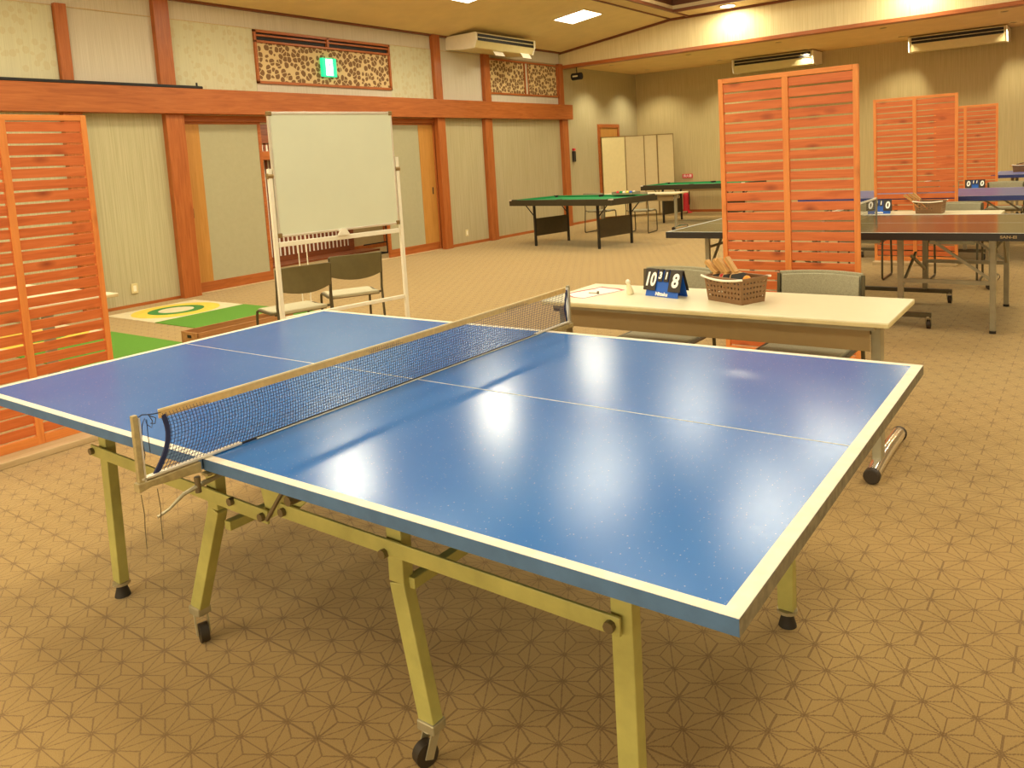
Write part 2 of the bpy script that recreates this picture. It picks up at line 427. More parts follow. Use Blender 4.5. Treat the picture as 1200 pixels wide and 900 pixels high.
b.build('recess_side', 'ceil_dark', cl)
b = MB(); b.box(XW-.1, XR, YH+.14, YB, 3.42, 3.5)
b.build('low_ceiling_panel', 'ceil_low', cl)
# trims
TR = []
def trim(m, mat, bev=.004, nm=None):
    o = m.build(nm or 'trim_%d' % (len(TR)+1), mat, bevel=bev); struct(o); TR.append(o); return o
BZ0, BZ1, BX = 2.285, 2.595, -7.29
trim(MB().box(XW, BX, YF, 12.93, BZ0, BZ1), 'woody')                           # the long beam
for (y0, y1) in ((-.1, .1), (3.60, 3.84)): trim(MB().box(XW, -7.355, y0, y1, 0, BZ0), 'woodz')
trim(MB().box(XW, -7.355, 2.40, 2.61, 0, BZ0), 'woodz')
for (y0, y1) in ((8.60, 8.79), (9.93, 10.14), (12.60, 12.82)): trim(MB().box(XW, -7.355, y0, y1, 0, BZ0), 'woodz')
trim(MB().box(XW, -7.38, 2.45, 2.575, BZ1, 3.47), 'woodz')
for (y0, y1) in ((3.59, 3.79), (8.62, 8.80), (10.0, 10.18), (12.58, 12.74)): trim(MB().box(XW, -7.37, y0, y1, BZ1, 3.70 if y0 < 12 else 3.45), 'woodz')
trim(MB().box(XW, -7.40, YF, YH, 3.675, 3.715), 'darkwood')                    # ceiling edge, left
trim(MB().box(XW, -7.435, YF, 12.7, 3.445, 3.455), 'pale', 0)
# header trims
trim(MB().box(XW, XR, YH-.035, YH+.18, 3.36, 3.425), 'woodx')
trim(MB().prism([(XW, 3.655), (-4.88, 3.975), (-4.88, 4.02), (XW, 3.70)], 1, YH-.03, YH), 'darkwoodx')
trim(MB().box(-4.88, XR, YH-.03, YH, 3.975, 4.02), 'darkwoodx')
trim(MB().box(-4.9, -4.86, YF, YH-.03, 4.0, 4.03), 'darkwood')
trim(MB().box(-4.53, -4.48, YF, YH-.03, 3.995, 4.05), 'darkwood')
trim(MB().box(-4.48, 4.5, 12.02, 12.07, 3.995, 4.05), 'darkwoodx')
# skirting
struct(MB().box(XW, -7.435, 2.61, 3.60, 0, .035).build('baseboard_left', 'woody'))
bb = struct(MB().box(XW, -7.425, 8.79, YB, 0, .05).build('baseboard_left_far', 'woody'))
struct(MB().box(XW, XR, YB-.02, YB, 0, .06).build('baseboard_back', 'woodx'))

# transom windows (carved)
def ranma_win(nm, y0, y1, z0, z1, mids=(), slot=None):
    b = MB(); x0, x1 = XW, -7.40
    t = .035
    b.box(x0, x1, y0, y0+t, z0, z1); b.box(x0, x1, y1-t, y1, z0, z1); b.box(x0, x1, y0, y1, z0, z0+t); b.box(x0, x1, y0, y1, z1-t, z1)
    if slot:
        b.box(x0, x1, y0, y1, slot-.03, slot); b.box(x0, x1-.01, y0, y1, (slot+z1)/2-.015, (slot+z1)/2+.01)
        ym = (y0+y1)/2; b.box(x0, x1, ym-.02, ym+.02, slot, z1)
    for m in mids: b.box(x0, x1, m-.06, m-.04, z0, z1); b.box(x0, x1, m+.04, m+.06, z0, z1)
    o = struct(b.build(nm, 'woody', bevel=.003))
    MB().box(XW+.005, XW+.02, y0+t, y1-t, z0+t, (slot-.03) if slot else z1-t).build('carved_panel', 'ranma', o)
    for m in mids: MB().box(XW+.005, XW+.035, m-.04, m+.04, z0+t, z1-t).build('panel_divider', 'paper_up', o)
    if slot: MB().box(XW+.002, XW+.012, y0+t, y1-t, slot, z1-t).build('dark_slot', 'black', o)
ranma_win('window_1', 5.02, 7.60, 2.72, 3.44, slot=3.30)
ranma_win('window_2', 10.18, 12.58, 2.75, 3.42, mids=(11.42,))
MB().box(XW, XW+.02, 5.02, 7.6, 2.58, 2.72).build('sill_paper', 'paper_up', wl)
MB().box(XW, XW+.02, 10.18, 12.58, 2.58, 2.75).build('sill_paper', 'paper_up', wl)

# added paper windows behind the camera, unseen fill for legs and floor under table
wf = struct(MB().box(-4.4, 5.4, YF, YF+.05, .45, .55).box(-4.4, 5.4, YF, YF+.05, 2.3, 2.4).build('fill_window', 'woodx', bevel=.003))
for k in range(15): MB().box(-4.4+k*.696, -4.34+k*.696, YF, YF+.045, .55, 2.3).build('fill_window_bar', 'woodz', wf)
M['fill_paper'] = emis('fill_glow_paper', 'fff0d0', 1.6)
MB().box(-4.34, 5.35, YF+.005, YF+.012, .55, 2.3).build('fill_window_paper', 'fill_paper', wf)
area((.5, YF+.08, 1.42), 9.6, 150, (PI/2, 0, 0), name='fill_light', shape='RECTANGLE', sy=1.7)  # soft fill lamp added in front of the glowing paper

# sliding doors: rail frame + left and right leaves, opening between
def leaf(nm, y0, y1, tan_lo):
    """one sliding door leaf; tan board at the low-y end if tan_lo else the high-y end"""
    x0, x1 = XW-.09, XW-.05
    b = MB(); b.box(x0, x1, y0, y1, .0, .14); b.box(x0, x1, y0, y1, 2.17, 2.22)
    fy = (y1-.05, y1) if tan_lo else (y0, y0+.05)
    b.box(x0, x1, fy[0], fy[1], .14, 2.17)
    o = struct(b.build(nm, 'woody', bevel=.003))
    ty = (y0, y0+.24) if tan_lo else (y1-.36, y1)
    MB().box(x0+.005, x1-.003, ty[0], ty[1], .14, 2.17).build('side_board', 'tan', o)
    py = (y0+.24, y1-.05) if tan_lo else (y0+.05, y1-.36)
    MB().box(x0+.01, x1-.008, py[0], py[1], .14, 2.17).build('paper_panel', 'fusuma', o)
    hy = y0+.03 if tan_lo else y1-.1
    MB().box(x1-.004, x1+.004, hy, hy+.022, .98, 1.1).build('finger_pull', 'black', o, bevel=.002)
leaf('door_1', 3.88, 5.06, True); leaf('door_2', 7.36, 8.60, False)
trim(MB().box(XW-.12, XW-.01, 3.85, 8.65, 2.2, 2.285), 'woody')
trim(MB().box(XW-.12, XW+.0, 3.85, 8.65, 0, .012), 'pale', .002)
trim(MB().box(XW-.12, XW-.03, 3.85, 3.885, .0, 2.2), 'woodz')
trim(MB().box(XW-.12, XW-.03, 8.60, 8.65, .0, 2.2), 'woodz')

# corridor behind the opening
XC = -9.2
cw = struct(MB().box(XC-.1, XC, YF, YB, 0, 3).build('wall_corridor', 'corrwall'))
b = MB(); b.box(XC, XC+.03, 5.6, 8.05, 0, .12)
for y in (5.6, 8.0): b.box(XC, XC+.05, y, y+.1, 0, 2.2)
b.box(XC, XC+.06, 5.6, 8.1, 2.0, 2.3)
for k in range(26): b.box(XC, XC+.02, 5.72+k*.088, 5.765+k*.088, .12, 2.0)
lat = b.build('lattice', 'corrwood', cw)
MB().box(XC+.001, XC+.006, 5.65, 8.0, .12, 2.0).build('lattice_paper', 'sheet', cw)
b = MB(); b.box(XC+.05, XC+.5, 5.2, 8.3, .0, .03)
b.build('wooden_step', 'corrwood', cw)
b = MB(); b.box(XC, XC+.04, 8.9, 9.0, 0, 2.2); b.box(XC, XC+.03, 8.1, 10.2, .0, .08)
b.build('post', 'woodz', cw)
struct(MB().box(-9.9, XW-.15, YF, YB, 2.45, 2.6).build('ceiling_corridor', 'ceil_low'))
trim(MB().box(XC, XC+.2, 5.2, 8.9, 1.72, 1.86), 'woody')
area((-8.3, 6.6, 2.4), .8, 26, name='corridor_light')
area((-8.3, 9.2, 2.4), .8, 18, name='corridor_light')
t = thing('rod_stand', 'thin black metal pole with a crossbar standing in the corridor behind the whiteboard', 'stand', (-8.2, 8.0, 0))
MB().cyl((0, 0, .02), (0, 0, 1.3), .012).cyl((0, 0, 1.3), (0, .02, 1.34), .02).build('pole', 'black', t)
MB().cyl((0, -.55, .2), (0, .5, .2), .01).build('crossbar', 'black', t)
MB().bar((-.2, 0, .01), (.2, 0, .01), .03, .02).bar((0, -.2, .01), (0, .2, .01), .03, .02).build('foot', 'black', t)

# side door far down the left wall
d = struct(MB().box(XW, XW+.05, 14.2, 14.28, 0, 2.2).box(XW, XW+.05, 15.1, 15.18, 0, 2.2).box(XW, XW+.05, 14.28, 15.1, 2.12, 2.2).build('door_3', 'woody'))
MB().box(XW+.006, XW+.03, 14.28, 15.1, 0, 2.12).build('door_leaf', 'tan', d)

# ================================================================= LAMPS
slope = math.atan2(.32, 2.57)
sq_pos = [(-5.6, y) for y in (10.5, 7.5, 4.5, 1.5, -1.5, -4.5)]  # last panel is added fill behind the camera, for the table's side rails
def sq_lamp():
    t = thing('ceiling_light', 'square white light panel recessed in the sloping ceiling beside the air conditioner', 'ceiling light')
    MB().box(-.33, .33, -.33, .33, -.012, .0).box(-.3, .3, -.3, .3, -.004, .03).build('frame', 'ceil_strip', t, bevel=.003)
    MB().box(-.3, .3, -.3, .3, -.02, -.012).build('diffuser', 'lamp', t)
    return t
def long_lamp():
    t = thing('ceiling_light', 'x', 'ceiling light')
    MB().box(-.46, .46, -.76, .76, -.012, .0).build('frame', 'ceil_strip', t, bevel=.003)
    MB().box(-.43, .43, -.73, .73, -.02, -.012).build('diffuser', 'lamp', t)
    return t
def put_sq(t, x, y, z, tilt):
    t.location = (x, y, z); t.rotation_euler = (0, tilt, 0)
for i, (x, y) in enumerate(sq_pos):
    z = 3.70+(x-XW)*.32/2.57
    t = sq_lamp(); put_sq(t, x, y, z, -slope)
    t['label'] = ['square white light panel recessed in the sloping ceiling beside the air conditioner', 'square light panel, second from the header along the left ceiling slope', 'square light panel, third from the header along the left ceiling slope', 'square light panel, fourth from the header along the left ceiling slope', 'square light panel, fifth from the header along the left ceiling slope', 'added fill light panel, sixth from the header along the left ceiling slope'][i]
    t['group'] = 'square ceiling light panels on the left slope'
    area((x, y, z-.05), .6, E_SQ*(1.25 if i in (1,) else 1.1 if y < -1 else 1), (0, -slope, 0))
names = ['nearest the header', 'second from the header', 'third from the header', 'fourth from the header', 'last, behind the camera']
for cx, cn in ((-3.5, 'left'), (-1.2, 'middle'), (2.6, 'right')):
    for k, y in enumerate((10.0, 7.0, 3.4, .2, -3.0)):
        t = long_lamp(); put_sq(t, cx, y, 4.42, 0)
        t['label'] = 'oblong light panel in the dark ceiling recess, %s row, %s' % (cn, names[k]); t['group'] = 'oblong light panels in the ceiling recess'
        area((cx, y, 4.37), .86, (26 if cx < -3 else E_REC)*(1.1 if y < -1 else 1), shape='RECTANGLE', sy=1.46)
for k, y in enumerate((9., 4.5, 0.)):
    t = sq_lamp(); put_sq(t, 5.8, y, 3.70+(XR-5.8)*.32/2.57, slope)
    t['label'] = 'square light panel on the right ceiling slope, %s' % names[k]; t['group'] = 'square light panels on the right slope'
    area((5.8, y, 3.8), .6, E_SQ, (0, slope, 0))
# round downlights in the strip before the header
for k, x in enumerate((-3.6, -.55, 2.5)):
    t = thing('downlight', 'round downlight in the ceiling strip before the header, %s' % ['leftmost, in view', 'middle one, out of view', 'rightmost, out of view'][k], 'ceiling light', (x, 12.4, 4.02), 0, 'round downlights before the header')
    MB().lathe([(.15, -.012), (.15, 0), (.12, .0), (.12, -.012)], n=24).build('trim_ring', 'ceil_strip', t)
    MB().lathe([(.125, -.02), (.125, -.005)], n=24).build('lens', 'lamp', t)
    area((x, 12.4, 3.985), .24, E_WASH, shape='DISK')
# small downlights in the low ceiling
rowA = [-6.72, -4.95, -3.12, -1.28, .55]
nm = ['first', 'second', 'third', 'fourth', 'fifth']
for r, (yy, rn) in enumerate(((13.72, 'front'), (15.4, 'rear'))):
    for k, x in enumerate(rowA+[2.4, 4.2]):
        t = thing('downlight', 'small round downlight in the low far ceiling, %s row, %s from the left wall' % (rn, (nm+['sixth', 'seventh'])[k]), 'ceiling light', (x, yy, 3.42), 0, 'small downlights in the low far ceiling')
        MB().lathe([(.06, -.008), (.06, 0), (.045, 0), (.045, -.008)], n=16).build('trim_ring', 'ceil_strip', t)
        MB().lathe([(.045, -.006), (.045, -.002)], n=16).build('lens', 'lamp_small', t)
        spot((x, yy, 3.385), E_LOW, 118, .7)
spot((-7.05, 15.5, 3.38), 14, 70, .9); spot((-7.05, 14.0, 3.38), 14, 70, .9)

# ================================================================= MAIN TABLE TENNIS TABLE
def caster(b_f, wheel_parent, x, y, z0, r=.035, ang=0, mat='caster', fork='steel', wname='caster'):
    c, s = math.cos(ang), math.sin(ang)
    off = .022
    cx, cy = x+c*off, y+s*off
    fk = MB()
    for sg in (-1, 1):
        px, py = -s*sg*.019, c*sg*.019
        fk.bar((x+px, y+py, z0), (cx+px, cy+py, r*.8), .004, .022, (c, s, 0))
    fk.lathe([(.02, 0), (.024, .006), (.02, .014)], (x, y, z0-.004), 14)
    f = fk.build(wname, fork, wheel_parent)
    w_ = MB().cyl((cx-s*-.013, cy-c*.013, r), (cx+s*-.013, cy+c*.013, r), r, 20)
    w_.build('wheel', mat, f, smooth=True)
    return f
TL, TW, TH = 1.37, .78, .76
tt = thing('table_tennis_table', 'large blue table tennis table with white lines and olive legs in the foreground', 'table tennis table', (0, 0, 0))
for sx in (-1, 1):
    x0, x1 = (-TL, -.003) if sx < 0 else (.003, TL)
    top = MB().box(x0, x1, -TW, TW, TH-.022, TH-.0008).build('tabletop', 'ttblue', tt)
    e = MB().box(x0+.001, x1-.001, -TW+.0005, TW-.0005, TH-.0222, TH-.0225)
    # apron round the underside edge
    t_ = .022
    e.bm.free()
    for ya, yb in ((-TW-.0008, -TW+t_), (TW-t_, TW+.0008)):
        MB().box(x0, x1, ya, yb, TH-.029, TH-.0015).build('edge_apron', 'ttblue_edge', top)
    ex = TL if sx > 0 else -TL
    MB().box(min(ex, ex-sx*t_)+sx*.0008, max(ex, ex-sx*t_)+sx*.0008, -TW, TW, TH-.029, TH-.0015).build('end_apron', 'edge_worn' if sx > 0 else 'ttblue_edge', top)
    ln = MB(); lw = .024
    ln.box(x0, x1, -TW, -TW+lw, TH-.0012, TH); ln.box(x0, x1, TW-lw, TW, TH-.0012, TH)
    ln.box(min(ex, ex-sx*.029), max(ex, ex-sx*.029), -TW+lw, TW-lw, TH-.0012, TH)
    ln.build('boundary_line', 'wline', top)
    MB().box(x0 if sx > 0 else x0+.029, x1-.029 if sx > 0 else x1, -.0022, .0022, TH-.0012, TH-.0002).build('centre_line', 'creamline', top)
YN, YFR = -.55, .44
def leg_bar(b, pts, a=.044, c=.034):
    for p, q in zip(pts, pts[1:]): b.bar(p, q, c, a, (1, 0, 0))
    return b
for y, far in ((YN, 0), (YFR, 1)):
    for x, xt in ((-.985, -.965), (1.05, 1.05)):
        b = leg_bar(MB(), [(xt, y, TH-.02), (x, y, .055)], .048, .036)
        lg = b.build('leg', 'olive', tt, bevel=.003)
        MB().lathe([(.027, 0), (.024, .012), (.016, .04), (.018, .045)], (x, y, 0), 16).build('rubber_foot', 'rubber', lg, smooth=True)
        MB().lathe([(.030, 0), (.030, .010)], (x, y, .044), 14).build('collar', 'steel', lg)
    for (xt, zb, xf, ang) in ((-.325, .47, -.49, PI*1.0), (.435, .45, .495, 0)):
        zt = TH-.02; k = .0
        pts = [(xt, y, zt), (xt-.005, y, zb-k), (xf, y, .105)]
        b = leg_bar(MB(), pts, .05, .036)
        lg = b.build('leg', 'olive', tt, bevel=.003)
        MB().bar((xf, y, .085), (xf, y, .112), .046, .056, (1, 0, 0)).build('collar', 'steel', lg, bevel=.004)
        caster(None, lg, xf, y, .085, .030, -.35 if xt < 0 else -1.9)
# side rails, cross bars, bolts, centre bracket
for y, far in ((YN-.03, 0), (YFR+.03, 1)):
    sy = -1 if not far else 1
    for (xa, za, xb, zb_) in ((-1.02, .54, -.04, .515), (.02, .55, 1.055, .54)):
        r_ = MB().bar((xa, y, za), (xb, y, zb_), .008, .04).build('side_rail', 'olive', tt, bevel=.002)
        for xx, zz in ((xa+.015, za), (xb-.02, zb_), (-.2 if xa < 0 else .415, .53)):
            MB().cyl((xx, y, zz), (xx, y+sy*.016, zz), .012, 8).build('bolt', 'bolt', r_)
    br = MB().prism([(-.12, TH-.02), (.20, TH-.02), (.13, .60), (.06, .545), (.0, .53), (-.06, .50)], 1, y+(.012 if sy < 0 else -.016), y+(.016 if sy < 0 else -.012))
    br = br.build('centre_bracket', 'olive', tt)
    MB().cyl((.09, y+.01*-sy, .60), (.09, y+.03*sy, .60), .014, 10).cyl((.03, y, .60), (-.02, y+.02*sy, .52), .006, 8).build('latch', 'bolt', br)
for xx, zz in ((-.29, .42), (.46, .45), (-.03, .58), (-.97, .60), (1.05, .60)):
    MB().bar((xx, YN, zz), (xx, YFR, zz), .028, .028).build('cross_bar', 'olive', tt, bevel=.002)

# ---------------------------------------------------------------- net
net = thing('table_tennis_net', 'navy mesh net with cream top tape clamped across the large blue table', 'net', (0, 0, TH))
n0, n1 = -.875, .925
ztop = .152
def edge_y(z):     # the slack near end of the net sags inwards
    u = 1-z/ztop
    return n0+.012*math.sin(u*PI)*1.6-.03*u*u
mesh = MB(); th = .00055
N = 200; rows = 16
ys = [n0+(n1-n0)*i/N for i in range(N+1)]
for y in ys:
    pts = []
    for j in range(rows+1):
        z = .004+(ztop-.012)*j/rows
        f = max(0, 1-(y-n0)/.5)
        yy = y+(edge_y(z)-n0)*f
        pts.append((.004*math.sin(y*9+z*20)*.4, yy, z))
    for p, q in zip(pts, pts[1:]): mesh.bar(p, q, th*2, th*2, (0, 1, 0))
for j in range(rows):
    z = .004+(ztop-.012)*j/rows
    pts = []
    for i in range(0, N+1, 6):
        y = ys[i]; f = max(0, 1-(y-n0)/.5)
        pts.append((.004*math.sin(y*9+z*20)*.4, y+(edge_y(z)-n0)*f, z))
    for p, q in zip(pts, pts[1:]): mesh.bar(p, q, th*2, th*2, (1, 0, 0))
mesh.build('net_mesh', 'thread', net)
sag = lambda y: .153-.004*math.sin(PI*(y-n0)/(n1-n0))
K = 40
def strip(z0, z1, hx):
    b = MB(); V = []
    for i in range(K+1):
        y = n0-.005+(n1-n0+.005)*i/K; z = sag(max(n0, y))
        V.append([b.bm.verts.new(q) for q in ((-hx, y, z+z0), (hx, y, z+z0), (hx, y, z+z1), (-hx, y, z+z1))])
    for p, q in zip(V, V[1:]):
        for k in range(4): b.bm.faces.new((p[k], p[(k+1) % 4], q[(k+1) % 4], q[k]))
    b.bm.faces.new(V[0][::-1]); b.bm.faces.new(V[-1]); return b
tb = strip(-.0195, -.002, .0018).build('top_tape', 'band', net)
strip(-.002, .002, .0026).build('tape_edge', 'bandedge', tb)
st = MB()
for j in range(12):
    za, zb2 = .0+ztop*.9*j/12, .0+ztop*.9*(j+1)/12
    st.bar((0, edge_y(za), za+.002), (0, edge_y(zb2), zb2+.003), .005, .011, (0, 1, 0))
st.build('side_strap', 'navy', net)
MB().bar((.0, n1, .01), (0, n1-.012, .07), .004, .008, (0, 1, 0)).bar((0, n1-.012, .07), (0, n1+.01, .14), .004, .008, (0, 1, 0)).build('side_strap', 'navy', net)
MB().tube([(.003, n0+.0, .003), (.003, -.6, .004), (.003, 0, .0045), (.003, .6, .004), (.003, n1, .003)], .0028, 6).build('bottom_cord', 'cord', net)
MB().tube([(.0075, n0+.25, .0022), (.0075, 0, .0022), (.0075, n1-.2, .0022)], .002, 6).build('bottom_tape', 'creamline', net)
for sy in (-1, 1):
    yp = sy*.945 if sy > 0 else -.94
    po = MB().box(-.0065, .0065, yp-.0065, yp+.0065, -.022, .158).build('post', 'brass' if sy < 0 else 'leg_g', net, bevel=.002)
    MB().box(-.008, .008, yp+(.0065 if sy < 0 else -.0105), yp+(.0105 if sy < 0 else -.0065), -.02, .15).build('post_rail', 'alu', po)
    yb0, yb1 = (yp, -TW+.11) if sy < 0 else (TW-.09, yp)
    MB().box(-.008, .008, yb0, yb1, .0015, .007).build('clamp_bar', 'alu', net, bevel=.001)
    br = MB().prism([(yp+sy*.012, -.002), (sy*(TW+.012), -.002), (sy*(TW+.012), -.028), (sy*(TW+.07), -.024), (yp-sy*.02, -.018), (yp+sy*.012, -.024)], 0, -.012, .012)
    br = br.build('clamp', 'brass', net, bevel=.002)
    MB().tube([(0, sy*(TW-.06), -.058), (0, sy*(TW+.01), -.062), (0, sy*(TW+.06), -.07), (0, sy*(TW+.1), -.092), (0, sy*(TW+.13), -.1)], [.006, .007, .005, .0035, .004], 8).build('clamp_lever', 'steel', br)
    MB().box(-.014, .014, sy*(TW-.08) if sy > 0 else -TW-.0, sy*(TW) if sy > 0 else -TW+.08, -.045, -.039).build('clamp_jaw', 'brass', br)
    MB().cyl((.0, sy*(TW+.02), -.08), (0, sy*(TW+.02), -.04), .008, 10).build('clamp_screw', 'bolt', br)
# cords
MB().tube([(0, -.93, .15), (.0, -.92, .154), (0, -.905, .15), (.002, -.89, .148), (0, n0+.012, .146)], .0012, 6).tube([(0, -.905, .15), (.006, -.9, .135), (.01, -.905, .12), (.004, -.912, .128), (0, -.915, .144), (0, -.922, .13), (.003, -.928, .1), (.004, -.925, .06), (.0, -.93, .03)], .0011, 6).tube([(.004, -.905, .148), (.01, -.893, .14), (.012, -.897, .128), (.006, -.905, .13)], .0011, 6).tube([(.0, -.91, .14), (.002, -.912, .1), (.0, -.91, .06)], .0009, 6).build('tie_cord', 'cord', net, smooth=True)
for k, (yy, zz) in enumerate(((-.945, -.16), (-.905, -.155))):
    MB().tube([(.004, yy, -.03), (.006, yy+.002, -.08), (.003, yy+.001, zz*.7), (.007, yy-.002, zz)], .0011, 6).build('hanging_cord', 'bolt', net)

# ================================================================= SLATTED SCREENS
def make_screen(W, H, label, loc, rz):
    t = thing('slatted_screen', label, 'partition screen', loc, rz, 'orange slatted wooden partition screens')
    z0 = .06; d = .03
    MB().box(-W/2, W/2, -.15, .15, 0, .035).build('base_board', 'pale', t, bevel=.004)
    fr = MB().box(-W/2, -W/2+.032, -d/2, d/2, .035, H).box(W/2-.032, W/2, -d/2, d/2, .035, H).box(-.02, .02, -d/2, d/2, .035, H-.03)
    fr.build('stile', 'stile', t, bevel=.002)
    MB().box(-W/2+.032, W/2-.032, -d/2, d/2, H-.032, H).build('rail', 'rail', t, bevel=.002)
    MB().box(-W/2+.032, -.02, -d/2, d/2, .035, .085).build('rail', 'rail', t, bevel=.002)
    MB().box(.02, W/2-.032, -d/2, d/2, .035, .085).build('rail', 'rail', t, bevel=.002)
    n = 27; pitch = (H-.032-.09)/n
    for (xa, xb) in ((-W/2+.032, -.02), (.02, W/2-.032)):
        b = MB()
        for k in range(n):
            zc = .09+pitch*(k+.5)
            j = random.uniform(-.002, .002)
            b.box(xa, xb, -.008+j, .006+j, zc-pitch/2+.006+random.uniform(-.0015, .0015), zc+pitch/2-.006+random.uniform(-.0015, .0015))
        b.build('slat_panel', 'slat', t, bevel=.0015)
    return t
make_screen(.89, 1.92, 'tall orange slatted screen standing behind the long white table with the 10-8 scoreboard', (.16, 3.42, 0), .0)
make_screen(.90, 1.865, 'orange slatted screen at the left edge beyond the far left corner of the blue table', (-2.97, .03, 0), PI/2)
make_screen(.87, 1.92, 'orange slatted screen in the right background behind the second basket', (.12, 8.25, 0), .0)
make_screen(.87, 1.90, 'farthest orange slatted screen, right background, partly hidden by the one before it', (.16, 12.3, 0), .0)

# ================================================================= LONG WHITE TABLES
def make_long_table(label, loc, L=1.72, Wd=.58, H=.70, rz=0):
    t = thing('folding_table', label, 'table', loc, rz, 'long white folding tables')
    MB().box(-L/2, L/2, -Wd/2, Wd/2, H-.022, H).build('tabletop', 'desk', t, bevel=.003)
    MB().box(-L/2-.001, L/2+.001, -Wd/2-.001, Wd/2+.001, H-.024, H-.006).build('edge_band', 'desk_edge', t, bevel=.003)
    MB().box(-L/2+.06, L/2-.06, -Wd/2+.02, -Wd/2+.045, H-.042, H-.024).box(-L/2+.1, L/2-.1, -Wd/2+.14, -Wd/2+.165, H-.06, H-.024).build('under_rail', 'leg_g', t)
    MB().box(-L/2+.09, L/2-.09, -Wd/2+.075, -Wd/2+.085, H-.145, H-.03).build('modesty_panel', 'panel_g', t, bevel=.002)
    for sx in (-1, 1):
        x = sx*(L/2-.07)
        lg = MB().box(x-.02, x+.02, -Wd/2+.095, -Wd/2+.16, .07, H-.024).build('leg', 'leg_g', t, bevel=.004)
        f = MB().tube([(x, -Wd/2+.01, .040), (x, -Wd/2+.1, .048), (x, 0, .052), (x, Wd/2-.01, .040)], .031, 14).build('foot', 'leg_chrome', lg, smooth=True)
        for yy in (-Wd/2+.0, Wd/2-.0):
            MB().cyl((x, yy-.018, .036), (x, yy+.018, .036), .034, 18).build('foot_cap', 'caster', f, bevel=.005)
        MB().box(x-.06, x-.01, -Wd/2+.1, -Wd/2+.13, H-.075, H-.03).build('latch', 'bolt', lg)
    return t
lt0 = make_long_table('long white folding table right behind the foreground blue table, holding scoreboard 10-8', (.25, 1.92, 0))
lt1 = dup(lt0, (.22, 6.95, 0), 0, 'long white folding table with scoreboard and basket behind the black-topped tennis table')
lt2 = dup(lt0, (1.0, 10.62, 0), 0, 'long white folding table with a scoreboard behind the purple-blue tennis table, under the farthest scoreboard')
lt3 = dup(lt0, (-5.35, 12.15, 0), 0, 'long white table between the two green pool tables')
lt4 = dup(lt0, (-4.7, .92, 0), 0, 'white folding table end peeking past the left slatted screen')
lt5 = dup(lt0, (-5.2, 15.4, 0), 0, 'white folding table against the far wall right of the fire extinguisher')
lt4.location = (-4.60, .66, 0)

# ================================================================= CHAIRS
def make_chair(label, loc, rz, group, back='shell', seat='fabric_l'):
    """faces local +Y; origin under the seat centre"""
    t = thing('stacking_chair', label, 'chair', loc, rz, group)
    w_ = .21
    # seat
    b = MB(); n = 8; prof = []
    for i in range(n+1):
        u = i/n; y = -.20+.42*u; z = .43+.012*math.cos(u*PI*2)*.5-(.02*max(0, u-.8)/.2)
        prof.append((y, z))
    poly = prof+[(y, z-.028) for y, z in reversed(prof)]
    b.prism(poly, 0, -w_+.01, w_-.01); b.build('seat', seat, t, bevel=.008)
    # curved backrest
    def back_geo(off, th, grow=0):
        b = MB(); m = 12; A = []
        for i in range(m+1):
            u = -1+2*i/m
            x = u*(w_+.0+grow); y = -.235-.045*(1-u*u)+off
            zlo = .60-.035*(1-u*u)-grow; zhi = .765+.005*(1-u*u)+grow
            A.append([Vector((x, y+(.0 if k in (0, 1) else -th)-(.02 if k in (1, 2) else 0), z)) for k, z in ((0, zlo), (1, zhi), (2, zhi), (3, zlo))])
        V = [[b.bm.verts.new(p) for p in r] for r in A]
        for r, q in zip(V, V[1:]):
            for k in range(4): b.bm.faces.new((r[k], r[(k+1) % 4], q[(k+1) % 4], q[k]))
        b.bm.faces.new(V[0]); b.bm.faces.new(V[-1][::-1]); return b
    bk = back_geo(-.012, .012, .004).build('backrest', back, t, bevel=.004, smooth=True)
    back_geo(.004, .014, -.012).build('back_cushion', seat if seat != 'fabric_l' else 'fabric', bk, bevel=.004, smooth=True)
    for sx in (-1, 1):
        x = sx*(w_+.006)
        MB().tube([(x, -.262, .76), (x, -.245, .6), (x, -.225, .47), (x, -.235, .38), (x, -.27, .05), (x, -.262, .02), (x, -.24, .012), (x, .17, .012), (x, .205, .03), (x, .21, .08), (x, .2, .36), (x, .185, .4), (x, .15, .412), (x, -.1, .408), (x, -.222, .43)], .0105, 8).build('side_frame', 'chairframe', t, smooth=True)
    MB().cyl((-w_, .1, .405), (w_, .1, .405), .009, 8).cyl((-w_, -.15, .405), (w_, -.15, .405), .009, 8).build('under_bar', 'chairframe', t)
    return t
G1 = 'grey chairs behind the white table'
ch = make_chair('grey chair tucked behind the long white table, right of the basket, nearest the camera', (.61, 2.22, 0), PI, G1, 'fabric', 'fabric')
dup(ch, (-.19, 2.20, 0), PI, 'grey chair behind the long white table, its back showing between scoreboard and basket', G1)
dup(ch, (-.19, 7.15, 0), PI, 'grey chair under the second long white table, left one, behind the tall screen', G1)
dup(ch, (.66, 7.15, 0), PI, 'grey chair under the second long white table, right one, back beside the second basket', G1)
dup(ch, (.78, 11.0, 0), PI, 'farthest grey chair behind the third white table at the right edge', G1)
chw = make_chair('brown-grey chair, left of the two behind the whiteboard frame', (-3.28, 2.07, 0), PI/2-.26, 'chairs behind the whiteboard')
dup(chw, (-3.39, 2.775, 0), PI/2-.5, 'brown-grey chair, right of the two behind the whiteboard frame')
dup(ch, (-5.95, 11.6, 0), 0, 'grey chair tucked in the near side of the white table between the pool tables, left', 'chairs between the pool tables')
dup(ch, (-5.05, 11.55, 0), .1, 'grey chair tucked in the near side of the white table between the pool tables, right', 'chairs between the pool tables')

